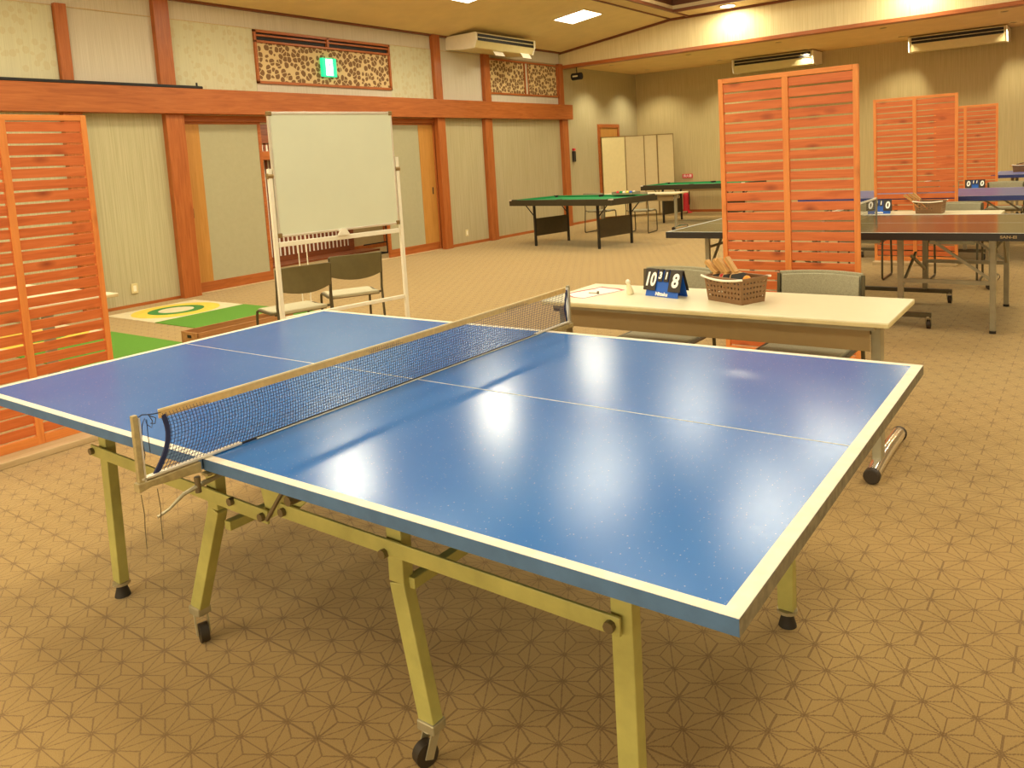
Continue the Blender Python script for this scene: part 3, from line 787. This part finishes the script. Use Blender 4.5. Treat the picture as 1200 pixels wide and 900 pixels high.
# ================================================================= WHITEBOARD
pL, pR = Vector((-2.70, 1.55, 0)), Vector((-2.515, 2.53, 0))
dv = pR-pL; ang = math.atan2(dv.y, dv.x); wL = dv.length
wb = thing('whiteboard', 'mobile whiteboard on a white stand in front of the left wall', 'whiteboard', tuple((pL+pR)/2), ang)
zt, zb = 1.88, 1.03
MB().box(-wL/2+.012, wL/2-.012, -.010, .010, zb+.012, zt-.012).build('board', 'board_w', wb)
fr = MB().box(-wL/2, wL/2, -.014, .014, zt-.02, zt).box(-wL/2, wL/2, -.014, .014, zb, zb+.016).box(-wL/2, -wL/2+.014, -.014, .014, zb, zt).box(wL/2-.014, wL/2, -.014, .014, zb, zt).build('board_frame', 'alu', wb, bevel=.003)
for x in (-wL/2+.012, wL/2-.012):
    for z in (zt-.012, zb+.014): MB().box(x-.016, x+.016, -.018, .018, z-.016, z+.016).build('corner_cap', 'screenframe', fr, bevel=.005)
for sx in (-1, 1):
    x = sx*(wL/2+.02)
    pz = MB().box(x-.014, x+.014, -.014, .014, .07, 1.50 if sx < 0 else 1.54).build('post', 'frame_w', wb, bevel=.003)
    MB().box(x-.017, x+.017, -.28, .28, .045, .075).build('foot', 'frame_w', pz, bevel=.004)
    for yy in (-.26, .26): caster(None, pz, x, yy, .045, .022, .4)
    MB().cyl((x-.02, 0, 1.45), (x+.02, 0, 1.45), .02, 12).build('pivot_knob', 'screenframe', pz)
MB().box(-wL/2, wL/2, -.012, .02, .965, .998).build('upper_rail', 'frame_w', wb, bevel=.003)
MB().box(-wL/2, wL/2, -.012, .012, .455, .482).build('lower_rail', 'frame_w', wb, bevel=.003)
MB().prism([(-.05, .998), (.05, .998), (.02, 1.045), (-.02, 1.045)], 1, -.03, -.014).build('board_stop', 'frame_w', wb)
t = thing('pole_stand', 'pale stand with two thin poles behind the whiteboard chairs', 'stand', (-5.45, 3.95, 0), .9)
for x in (-.045, .045): MB().cyl((x, 0, 0), (x, 0, 1.0), .006, 8).build('pole', 'frame_w', t)
MB().box(-.06, .06, -.02, .02, 0, .012).build('base', 'frame_w', t, bevel=.003)

# ================================================================= PUTTING MATS
def make_mat(label, y0, y1):
    t = thing('putting_mat', label, 'putting mat', (-6.62, (y0+y1)/2, 0), 0, 'putting practice mats'); hw = (y1-y0)/2
    MB().box(-.5, .5, -hw, hw, 0, .006).build('target_base', 'offw', t)
    for r0, m_, z in ((.47, 'yellow', .008), (.30, 'dgreen', .0095), (.19, 'offw', .011)):
        MB().lathe([(r0, .004), (r0, z)], n=40).build('target_ring', m_, t)
    MB().box(.5, 1.92, -hw, hw, 0, .007).build('turf_strip', 'green', t)
    return t
make_mat('green putting mat with a yellow target circle, farther one, by the left wall', 2.5, 3.58)
make_mat('green putting mat, nearer one, its target hidden behind the left slatted screen', 1.06, 2.04)
cr = thing('wooden_crate', 'long low brown wooden crate between the putting mat and the whiteboard post', 'crate', (-4.52, 2.42, 0), -.02)
b = MB(); hx, hy, hz = .13, .5, .15
b.box(-hx, hx, -hy, -hy+.015, .02, hz).box(-hx, hx, hy-.015, hy, .02, hz).box(-hx, -hx+.012, -hy, hy, .02, hz).box(hx-.012, hx, -hy, hy, .02, hz)
bx = b.build('side_board', 'crate', cr, bevel=.002)
MB().box(-hx, hx, -hy, hy, .0, .02).build('bottom_board', 'crate', cr)
MB().box(-.03, .03, -hy-.003, -hy+.001, .1, .125).build('hand_hole', 'black', bx)
gb = [(.02, -.2, 'yellow'), (-.03, .05, 'dgreen'), (.03, .2, 'yellow'), (-.02, .36, 'yellow')]
for i, (x, y, m_) in enumerate(gb):
    o = sphere(.045, (0, 0, 0), 8).build('play_ball', m_); o.location = (-4.52+x, 2.42+y, .066)
    tag(o, ['yellow ball in the wooden crate, nearest its front end', 'green ball in the wooden crate', 'yellow ball in the wooden crate, between the green one and the far end', 'yellow ball at the far end of the wooden crate'][i], 'ball', 'balls in the wooden crate')

# ================================================================= TABLE TOP THINGS
def make_scoreboard(label, loc, rz, digits=('10', '3', '1', '8'), s=1.0, ink=True):
    t = thing('scoreboard', label, 'scoreboard', loc, rz, 'flip scoreboards')
    w_ = .104; h = .135; d = .045
    b = MB()
    b.prism([(-d, 0), (-d+.003, 0), (.001, h), (-.002, h)], 0, -w_+.0, w_-.0)
    b.prism([(d, 0), (d-.003, 0), (-.001, h), (.002, h)], 0, -w_+.0, w_-.0)
    b.box(-w_, w_, -d, -d+.012, 0, .003); b.box(-w_, w_, d-.012, d, 0, .003)
    st_ = b.build('stand', 'blue_sb', t)
    MB().cyl((-w_+.0, 0, h+.002), (w_-.0, 0, h+.002), .004, 8).build('ring_bar', 'black', t)
    tilt = math.atan2(d, h)
    for (x, cw, ch_, zc, dg, fs) in ((-.080, .078, .112, .077, digits[0], .1), (-.019, .03, .062, .105, digits[1], .05), (.020, .03, .062, .105, digits[2], .05), (.080, .078, .112, .077, digits[3], .1)):
        m = Matrix.Translation((x, 0, h)) @ Matrix.Rotation(-tilt, 4, 'X')
        cm = MB().box(-cw/2, cw/2, -.010, -.005, -ch_, .004); cm.xf(m)
        co_ = cm.build('score_card', 'black_sb', t, bevel=.004)
        g = MB().box(-cw/2+.003, cw/2-.003, .005, .009, -ch_, .004); g.xf(Matrix.Translation((x, 0, h)) @ Matrix.Rotation(tilt, 4, 'X'))
        g.build('score_card', 'black_sb', t, bevel=.002)
        pos = m @ Vector((0, -.0106, -ch_*.5))
        text(dg, fs, 'white_ink', co_, pos, (PI/2-tilt, 0, 0), 'digit', .0034 if fs > .06 else .0022, .0003, .72 if len(dg) > 1 else .85, shear=.12)
    pos = Matrix.Rotation(0, 4, 'X') @ Vector((0, -d+.0045, .014))
    text('Nittaku', .026, 'white_ink', st_, (0.0, -d+.0035, .0145), (PI/2-tilt, 0, 0), 'lettering', .0012, .0004, 1.0)
    return t
make_scoreboard('blue flip scoreboard reading 10 and 8 on the nearest long white table', (-.03, 1.95, .70), -.22)
make_scoreboard('blue flip scoreboard reading 0 and 0 on the second long white table', (.0, 6.95, .70), .12, ('0', '1', '1', '0'))
make_scoreboard('farthest blue flip scoreboard, on the third white table near the right edge', (.47, 10.62, .70), .1, ('0', '1', '1', '0'))

def make_basket(label, loc, rz, group='brown baskets of paddles'):
    t = thing('basket', label, 'basket', loc, rz, group)
    L0, W0, L1, W1, H = .112, .076, .125, .088, .122
    def wall(p0, p1, q0, q1, nx, nz, skip):
        # perforated wall as a grid with holes: p bottom corners, q top corners
        b = MB(); p0, p1, q0, q1 = map(Vector, (p0, p1, q0, q1))
        gx, gz = nx*2+1, nz*2+1
        us = [0]; 
        for i in range(gx): us.append(us[-1]+(.42 if i % 2 == 1 else .62))
        us = [u/us[-1] for u in us]
        vs = [0, .16]
        body = [0]
        for j in range(gz-2): body.append(body[-1]+(.45 if j % 2 == 0 else .62))
        vs = [0]+[.2+.68*bv/body[-1] for bv in body]+[1]
        grid = [[(p0.lerp(p1, u)).lerp(q0.lerp(q1, u), v) for u in us] for v in vs]
        V = [[b.bm.verts.new(c) for c in r] for r in grid]
        for j in range(len(vs)-1):
            for i in range(len(us)-1):
                if i % 2 == 1 and j % 2 == 1 and j < len(vs)-2: continue
                b.bm.faces.new((V[j][i], V[j][i+1], V[j+1][i+1], V[j+1][i]))
        return b
    B = [(-L0, -W0, 0), (L0, -W0, 0), (L0, W0, 0), (-L0, W0, 0)]; T = [(-L1, -W1, H), (L1, -W1, H), (L1, W1, H), (-L1, W1, H)]
    for i in range(4):
        j = (i+1) % 4
        o = wall(B[i], B[j], T[i], T[j], 10 if i % 2 == 0 else 7, 4, 0).build('side', 'basket', t)
        so = o.modifiers.new('solid', 'SOLIDIFY'); so.thickness = .003; so.offset = 0
    MB().box(-L0, L0, -W0, W0, 0, .004).build('bottom', 'basket', t)
    r = MB()
    for i in range(4): r.bar(T[i], T[(i+1) % 4], .009, .012)
    r.build('rim', 'basket', t, bevel=.003)
    for sy in (-1, 1):
        pts = []
        for k in range(9):
            u = -1+k/4; pts.append((u*(L1+.012), sy*(W1+.008+.012*(1-u*u)), H+.004-.012*(1-u*u)))
        MB().tube(pts, .0055, 8).build('handle', 'handle_w', t, smooth=True)
    return t
def make_paddle(label, loc, rot, rub='rubber', group=None):
    t = thing('paddle', label, 'paddle', loc, 0, group); t.rotation_euler = rot
    pts = [(.074*math.cos(a), .078*math.sin(a)) for a in [PI*2*k/28-PI/2 for k in range(28)]]
    MB().prism(pts, 0, -.003, .003).build('blade', 'padwood', t)
    pts2 = [(.072*math.cos(a), .076*math.sin(a)) for a in [math.radians(-55)+math.radians(290)*k/26 for k in range(27)]]
    MB().prism(pts2, 0, .003, .0055).build('rubber_sheet', rub, t)
    MB().prism(pts2, 0, -.0055, -.003).build('rubber_sheet', 'red' if rub != 'red' else 'rubber', t)
    MB().box(-.011, .011, -.014, .014, -.165, -.07).build('handle', 'padwood', t, bevel=.003)
    return t
bk = make_basket('brown plastic basket of paddles on the nearest long white table', (.355, 1.93, .70), -.42)
def up_handle(x, y, z, lean, yaw): return (x, y, z), (0, 0, 0)
def paddles(cx, cy, z, rz, n, words):
    c, s = math.cos(rz), math.sin(rz)
    for k in range(n):
        u = -.055+k*.034
        lx, ly = u, .015*(k % 2)-.01
        X, Y = cx+c*lx-s*ly, cy+s*lx+c*ly
        p_ = make_paddle('wooden-handled paddle in %s, %s handle from the left' % (words, ['first', 'second', 'third', 'fourth'][k]), (X, Y, z+.085), (0, 0, 0), 'rubber' if k != 1 else 'red', 'paddles standing in the baskets')
        # blade down, handle pointing up-left
        p_.rotation_mode = 'XYZ'
        m = Matrix.Rotation(rz, 4, 'Z') @ Matrix.Rotation(-.92+.07*k, 4, 'Y') @ Matrix.Rotation(PI, 4, 'X')
        p_.rotation_euler = m.to_euler()
paddles(.355, 1.93, .70, -.42, 4, 'the nearest basket')
o = sphere(.02).build('table_tennis_ball', 'orange'); o.location = (.43, 1.885, .815); tag(o, 'orange ball resting on the paddles in the nearest basket', 'ball')
bk2 = dup(bk, (.47, 6.95, .70), -.1, 'brown plastic basket on the second long white table', 'brown baskets of paddles')
paddles(.42, 6.95, .70, -.1, 3, 'the second basket')
bk3 = dup(bk, (.75, 14.6, .76), 0, 'brown basket with a red paddle on the farthest tennis table at the right', 'brown baskets of paddles')
p_ = make_paddle('red paddle lying in the farthest basket', (.74, 14.6, .9), (.2, 1.35, .3), 'red')
# red-edged sheet, pen, bottle
t = thing('score_sheet', 'white sheet with a wavy red border at the left end of the nearest white table', 'sheet', (-.47, 1.92, .7005), 0)
MB().prism([(-.12, -.09), (-.05, .19), (.15, .12), (.06, -.19)], 2, 0, .0008).build('paper', 'sheet', t)
b = MB()
pts = [(-.11, -.085), (-.09, .0), (-.045, .12), (-.04, .18), (.03, .155), (.08, .15), (.14, .115), (.10, -.02), (.055, -.175), (-.02, -.16), (-.11, -.085)]
wd = [.010, .012, .006, .012, .014, .014, .004, .004, .004, .005]
for i in range(len(pts)-1): b.bar((pts[i][0], pts[i][1], .0014), (pts[i+1][0], pts[i+1][1], .0014), wd[i]*1.4, .0012)
b.build('red_border', 'red', t)
t = thing('whistle', 'small dark whistle with a short stick lying on the red-bordered sheet', 'whistle', (-.41, 1.88, .702), .5)
MB().cyl((0, 0, .008), (.012, 0, .008), .008, 12).build('body', 'bolt', t)
MB().bar((0, 0, .006), (-.045, .03, .004), .006, .004).build('mouthpiece', 'panel_g', t)
t = thing('glue_bottle', 'small translucent bottle with a white round cap beside the red-bordered sheet', 'bottle', (-.235, 1.94, .70), 0)
MB().lathe([(.018, 0), (.019, .01), (.016, .03), (.011, .05), (.010, .06)], n=16).build('body', 'clearish', t, smooth=True)
sphere(.014, (0, 0, .068), 8).build('cap', 'handle_w', t, smooth=True)
for o in [t]: o.rotation_euler = (.0, -.2, 0)

# ================================================================= BACKGROUND TENNIS TABLES
def make_tt(label, loc, topm, edgem, white=True, word=None):
    t = thing('table_tennis_table', label, 'table tennis table', loc)
    Lh, Wh, H = 1.37, .775, .76
    top = MB().box(-Lh, Lh, -Wh, Wh, H-.02, H-.001).build('tabletop', topm, t)
    for q in ((-Lh-.001, Lh+.001, -Wh-.001, -Wh+.02), (-Lh-.001, Lh+.001, Wh-.02, Wh+.001), (-Lh-.001, -Lh+.02, -Wh, Wh), (Lh-.02, Lh+.001, -Wh, Wh)):
        MB().box(*q, H-.055, H-.002).build('edge_apron', edgem, top)
    MB().box(-Lh, Lh, -Wh, -Wh+.02, H-.001, H).box(-Lh, Lh, Wh-.02, Wh, H-.001, H).box(-Lh, -Lh+.02, -Wh+.02, Wh-.02, H-.001, H).box(Lh-.02, Lh, -Wh+.02, Wh-.02, H-.001, H).box(-Lh+.02, Lh-.02, -.0012, .0012, H-.001, H-.0005).build('boundary_line', 'creamline', top)
    for sx in (-1, 1):
        for sy in (-1, 1):
            y = sy*.55-.0
            lg = MB().box(sx*1.08-.019, sx*1.08+.019, y-.019, y+.019, .02, H-.02).build('leg', 'leg_g', t, bevel=.003)
            MB().lathe([(.022, 0), (.022, .02)], (sx*1.08, y, 0), 12).build('rubber_foot', 'rubber', lg)
            ip = MB().box(sx*.47-.02, sx*.47+.02, y-.02, y+.02, .11, H-.02).build('inner_post', 'leg_g', t, bevel=.003)
            MB().bar((sx*.47, y, .37), (sx*1.08, y, .37), .02, .03).build('stretcher', 'leg_g', t)
            MB().bar((sx*.62, y, H-.03), (sx*1.06, y, .40), .016, .02).build('diagonal_brace', 'leg_g', t)
        for sy in (-1, 1):
            MB().bar((sx*1.08, sy*.55, .37), (sx*1.08, sy*.15, H-.04), .016, .022).build('cross_brace', 'leg_g', t)
            MB().bar((sx*.47, sy*.55, .3), (sx*.47, -sy*.1, .5), .016, .022).build('cross_brace', 'leg_g', t)
        MB().cyl((sx*1.08, -.55, .60), (sx*1.08, .55, .60), .012, 10).build('cross_tube', 'leg_g', t)
    for sy in (-1, 1):
        bs = MB().box(-.68, .68, sy*.55-.02, sy*.55+.02, .09, .125).build('wheel_base', 'chairframe', t, bevel=.003)
        for x in (-.66, .66): caster(None, bs, x, sy*.55, .09, .035, PI/2)
    if word: text(word, .026, 'panel_g', top, (1.19, -Wh-.0016, H-.028), (PI/2, 0, 0), 'lettering', .0008, .0003, 1.3)
    return t
tb1 = make_tt('black-topped table tennis table behind the tall slatted screen', (.12, 5.32, 0), 'ttblack', 'black_edge', word='SAN-EI')
tb2 = make_tt('purple-blue table tennis table in the right background beyond the second white table', (.10, 9.25, 0), 'ttblue2', 'ttblue2_edge')
tb3 = dup(tb2, (1.75, 14.4, 0), 0, 'farthest purple-blue table tennis table at the right edge')
def small_net(label, loc):
    t = thing('table_tennis_net', label, 'net', loc)
    b = MB()
    for i in range(61):
        y = -.9+1.8*i/60; b.box(-.001, .001, y-.0012, y+.0012, .003, .14)
    for j in range(8): b.box(-.001, .001, -.9, .9, .003+.0185*j-.001, .003+.0185*j+.001)
    b.build('net_mesh', 'shell', t)
    MB().box(-.005, .005, -.9, .9, .138, .153).build('top_tape', 'handle_w', t)
    MB().box(-.008, .008, -.925, -.905, -.03, .155).box(-.008, .008, .905, .925, -.03, .155).build('post', 'leg_g', t)
    return t
small_net('grey net on the black-topped table, seen at the right edge of the tall screen', (.12, 5.32, .76))
small_net('net on the purple-blue table beyond the second white table', (.10, 9.25, .76))
t = thing('plastic_cup', 'small green cup on the far purple-blue table edge', 'cup', (.33, 9.9, .76))
MB().lathe([(.03, 0), (.036, .09), (.033, .09), (.028, .005)], n=16).build('cup_body', plain('pale_green', '8d9a62', .5), t)

# ================================================================= POOL TABLES
def make_pool(label, loc, rz):
    t = thing('pool_table', label, 'pool table', loc, rz, 'folding pool tables with green cloth')
    Lh, Wh, H = 1.12, .6, .80
    MB().box(-Lh+.05, Lh-.05, -Wh+.05, Wh-.05, H-.055, H-.03).build('cloth', 'felt', t)
    MB().box(-Lh, Lh, -Wh, -Wh+.05, H-.10, H).box(-Lh, Lh, Wh-.05, Wh, H-.10, H).box(-Lh, -Lh+.05, -Wh+.05, Wh-.05, H-.10, H).box(Lh-.05, Lh, -Wh+.05, Wh-.05, H-.10, H).build('rail_frame', 'pool', t, bevel=.006)
    cu = MB()
    for sx in (-1, 1):
        cu.box(sx*.53-.47, sx*.53+.47, -Wh+.05, -Wh+.085, H-.03, H-.002); cu.box(sx*.53-.47, sx*.53+.47, Wh-.085, Wh-.05, H-.03, H-.002)
        cu.box(sx*(Lh-.0675)-.0175, sx*(Lh-.0675)+.0175, -Wh+.12, Wh-.12, H-.03, H-.002)
    cu.build('cushion', 'felt', t, bevel=.004)
    for x in (-Lh+.06, 0, Lh-.06):
        for y in (-Wh+.06, Wh-.06):
            MB().lathe([(.05, -.03), (.05, .004)], (x, y, H), 16).build('pocket', 'black', t)
    for x in (-Lh+.03, Lh-.03):
        for y in (-Wh+.03, Wh-.03): MB().box(x-.032, x+.032, y-.032, y+.032, H-.02, H+.004).build('corner_plate', 'alu', t, bevel=.008)
    for sx in (-1, 1):
        x = sx*.70
        for sy in (-1, 1):
            MB().box(x-.018, x+.018, sy*.42-.018, sy*.42+.018, 0, H-.10).build('leg', 'poolleg', t, bevel=.003)
            MB().bar((x, sy*.42, .5), (x+sx*.0+(-sx if False else sx)*.2, sy*.42, H-.10), .01, .015).build('leg_brace', 'poolleg', t)
        MB().box(x-.008, x+.008, -.44, .44, .17, .47).build('leg_panel', 'poolpanel', t, bevel=.003)
    return t
p1 = make_pool('folding pool table with green cloth in front of the far left wall, nearer one', (-5.16, 9.58, 0), -.17)
p2 = dup(p1, (-4.75, 13.75, 0), -.03, 'folding pool table with green cloth by the tall screen, farther one')
cols = ['red', 'felt', 'handle_w', 'yellow', 'blue_sb', 'handle_w']
rk = thing('ball_tray', 'grey tray of pool balls on the far rail of the nearer pool table', 'tray', (-4.55, 10.02, .80), -.17)
MB().box(-.22, .22, -.1, .1, 0, .006).box(-.22, .22, .092, .1, .006, .05).box(-.22, .22, -.1, -.092, .006, .03).box(-.22, -.212, -.1, .1, .006, .05).box(.212, .22, -.1, .1, .006, .05).build('tray', 'leg_g', rk)
wordc = ['red', 'green', 'white', 'yellow', 'blue', 'cream']
for i, c_ in enumerate(cols):
    o = sphere(.028, n=8).build('pool_ball', c_, smooth=True); u = -.17+i*.068
    o.location = (-4.55+u*math.cos(-.17), 10.02+u*math.sin(-.17), .834)
    tag(o, '%s pool ball in the tray on the nearer pool table, %s from the left' % (wordc[i], ['first', 'second', 'third', 'fourth', 'fifth', 'sixth'][i]), 'ball', 'pool balls in the tray')

# ================================================================= FAR END THINGS
fs = thing('folding_screen', 'pale four-panel folding screen standing in the far left corner', 'folding screen', (-6.9, 15.2, 0))
P = [(-.49, -.95), (-.17, -.40), (.17, -.1), (.43, .05), (.68, .4)]
for i in range(4):
    a, c_ = Vector((*P[i], 0)), Vector((*P[i+1], 0)); d_ = c_-a
    m = Matrix.Translation(a) @ Matrix.Rotation(math.atan2(d_.y, d_.x), 4, 'Z')
    l = d_.length
    q = MB().box(.012, l-.012, -.01, .01, .06, 1.88); q.xf(m); q = q.build('screen_panel', 'brownscreen_lit' if i == 0 else 'brownscreen', fs)
    f_ = MB().box(0, .014, -.014, .014, .02, 1.90).box(l-.014, l, -.014, .014, .02, 1.90).box(0, l, -.012, .012, 1.88, 1.90); f_.xf(m); f_.build('panel_frame', 'screenframe', q)
ex = thing('fire_extinguisher', 'red fire extinguisher standing at the far wall under its sign', 'fire extinguisher', (-6.1, 15.95, 0))
MB().lathe([(.10, 0), (.10, .03), (.075, .04), (.075, .42), (.05, .48), (.025, .5), (.025, .53)], n=20).build('cylinder', 'red', ex, smooth=True)
MB().box(-.03, .05, -.015, .015, .53, .56).tube([(.03, 0, .54), (.09, -.02, .5), (.1, -.03, .3), (.09, -.03, .2)], .012, 8).build('valve', 'rubber', ex)
MB().lathe([(.14, 0), (.14, .02)], n=20).build('stand_base', 'red', ex)
sg = thing('fire_sign', 'small red and white fire extinguisher sign on the far wall', 'sign', (-6.15, 16.19, .87))
MB().box(-.13, .13, -.008, .008, -.05, .05).build('plate', 'red', sg)
text('\u6d88\u706b\u5668', .075, 'white_ink', sg, (0, -.0095, 0), (PI/2, 0, 0), 'lettering', .0005, .0005, 1.0)
def make_ac(label, loc, rz, W=1.6, D=.68, H=.22):
    """ceiling unit; grille faces local -Y"""
    t = thing('air_conditioner', label, 'air conditioner', loc, rz, 'ceiling air conditioners')
    MB().prism([(0, .0), (0, -.13), (.06, -H), (D*.4, -H+.0), (D, -H*.85), (D, 0)], 0, -W/2+.03, W/2-.03).build('body', 'ac', t, bevel=.015)
    for sx in (-1, 1):
        b = MB(); b.prism([(-.012, -.015), (-.012, -.13), (.05, -H-.006), (D*.45, -H-.006), (D+.004, -H*.85-.004), (D+.004, -.0), (0, 0)], 0, sx*(W/2)-.032 if sx > 0 else -W/2, W/2 if sx > 0 else -W/2+.032)
        b.build('end_cap', 'handle_w', t, bevel=.01)
    MB().box(-W/2+.06, W/2-.06, -.006, .002, -.14, -.025).build('grille', 'black', t)
    MB().box(-W/2+.05, W/2-.05, -.010, -.004, -.09, -.078).build('louvre', 'ac', t)
    return t
make_ac('cream air conditioner under the low ceiling above the tall slatted screen', (-3.84, 15.5, 3.40), 0, 1.75, .66, .29)
make_ac('cream air conditioner under the low ceiling at the upper right', (-.36, 15.5, 3.40), 0, 1.65, .66, .29)
a1 = make_ac('cream air conditioner at the top of the left wall with paper cards hanging below', (-6.76, 9.93, 3.695), PI/2, 1.8, .68, .26)
for x, y, z in ((.62, .05, -.26), (-.13, .12, -.26)):
    MB().box(-.14, .14, -.002, .002, -.10, .02).xf(Matrix.Rotation(-.55, 4, 'X')).build('paper_card', 'sheet', a1, loc=(x, y, z-.0))
es = thing('exit_sign', 'green and white illuminated exit sign on the carved transom', 'sign', (-7.40, 6.28, 3.0))
MB().box(-.02, .03, -.135, .135, -.135, .135).build('housing', 'exit_g', es, bevel=.004)
MB().box(.03, .033, -.07, .06, -.12, .12).build('sign_face', 'exit_w', es)
# running figure
rf = MB(); X_ = .0345
rf.box(.033, .035, -.02, .005, .065, .09)
def seg2(y0, z0, y1, z1, w2): rf.bar((X_, y0, z0), (X_, y1, z1), w2, .001, (1, 0, 0))
seg2(-.005, .06, .01, 0, .028); seg2(.01, 0, .04, -.05, .016); seg2(.01, 0, -.03, -.045, .016); seg2(-.005, .05, .035, .03, .012); seg2(-.005, .05, -.045, .02, .012)
rf.build('running_figure', emis('exit_figure', '8fe8c4', 1.4), es)
cm_ = thing('hanging_speaker', 'small black device hanging from the header above the far post', 'speaker', (-7.08, 12.82, 3.37))
MB().cyl((0, 0, -.01), (0, 0, 0), .05, 12).cyl((0, 0, -.14), (0, 0, -.0), .01, 8).build('bracket', 'black', cm_)
MB().lathe([(.04, -.13), (.075, -.11), (.075, .11), (.04, .13)], n=16).xf(Matrix.Translation((0, 0, -.2)) @ Matrix.Rotation(PI/2, 4, 'Y')).build('housing', 'black', cm_, smooth=True)
MB().box(-.06, .06, -.08, -.074, -.215, -.185).build('front_plate', 'ac', cm_)
ph = thing('wall_phone', 'small black handset with a red top on the left wall beyond the last post', 'phone', (-7.43, 13.1, 1.52))
MB().box(-.015, .03, -.05, .05, -.14, .09).build('handset', 'rubber', ph, bevel=.01)
MB().box(-.01, .032, -.04, .04, .1, .15).build('red_top', 'red', ph, bevel=.005)
for (y, w2, lb) in ((3.02, .0, 'cream wall socket low on the striped wall left of the door'), (9.28, 0, 'cream wall socket low on the wall between the two posts')):
    o_ = thing('wall_socket', lb, 'socket', (XW+.01, y, .22), 0)
    MB().box(-.01, .008, -.04, .04, -.06, .06).build('plate', 'ac', o_, bevel=.004)
    MB().box(.008, .011, -.018, .018, -.035, .035).build('outlet', 'handle_w', o_, bevel=.002)
cr_ = thing('curtain_rail', 'long black curtain rail lying along the top of the left beam', 'rail', (-7.31, 0, 2.62))
MB().box(-.02, .02, YF+.5, 4.05, -.022, .01).build('track', 'black', cr_, bevel=.003)
MB().cyl((0, 4.05, -.01), (0, 4.1, -.01), .02, 10).cyl((0, 4.03, .0), (0, 4.03, .05), .012, 8).build('end_stop', 'black', cr_)
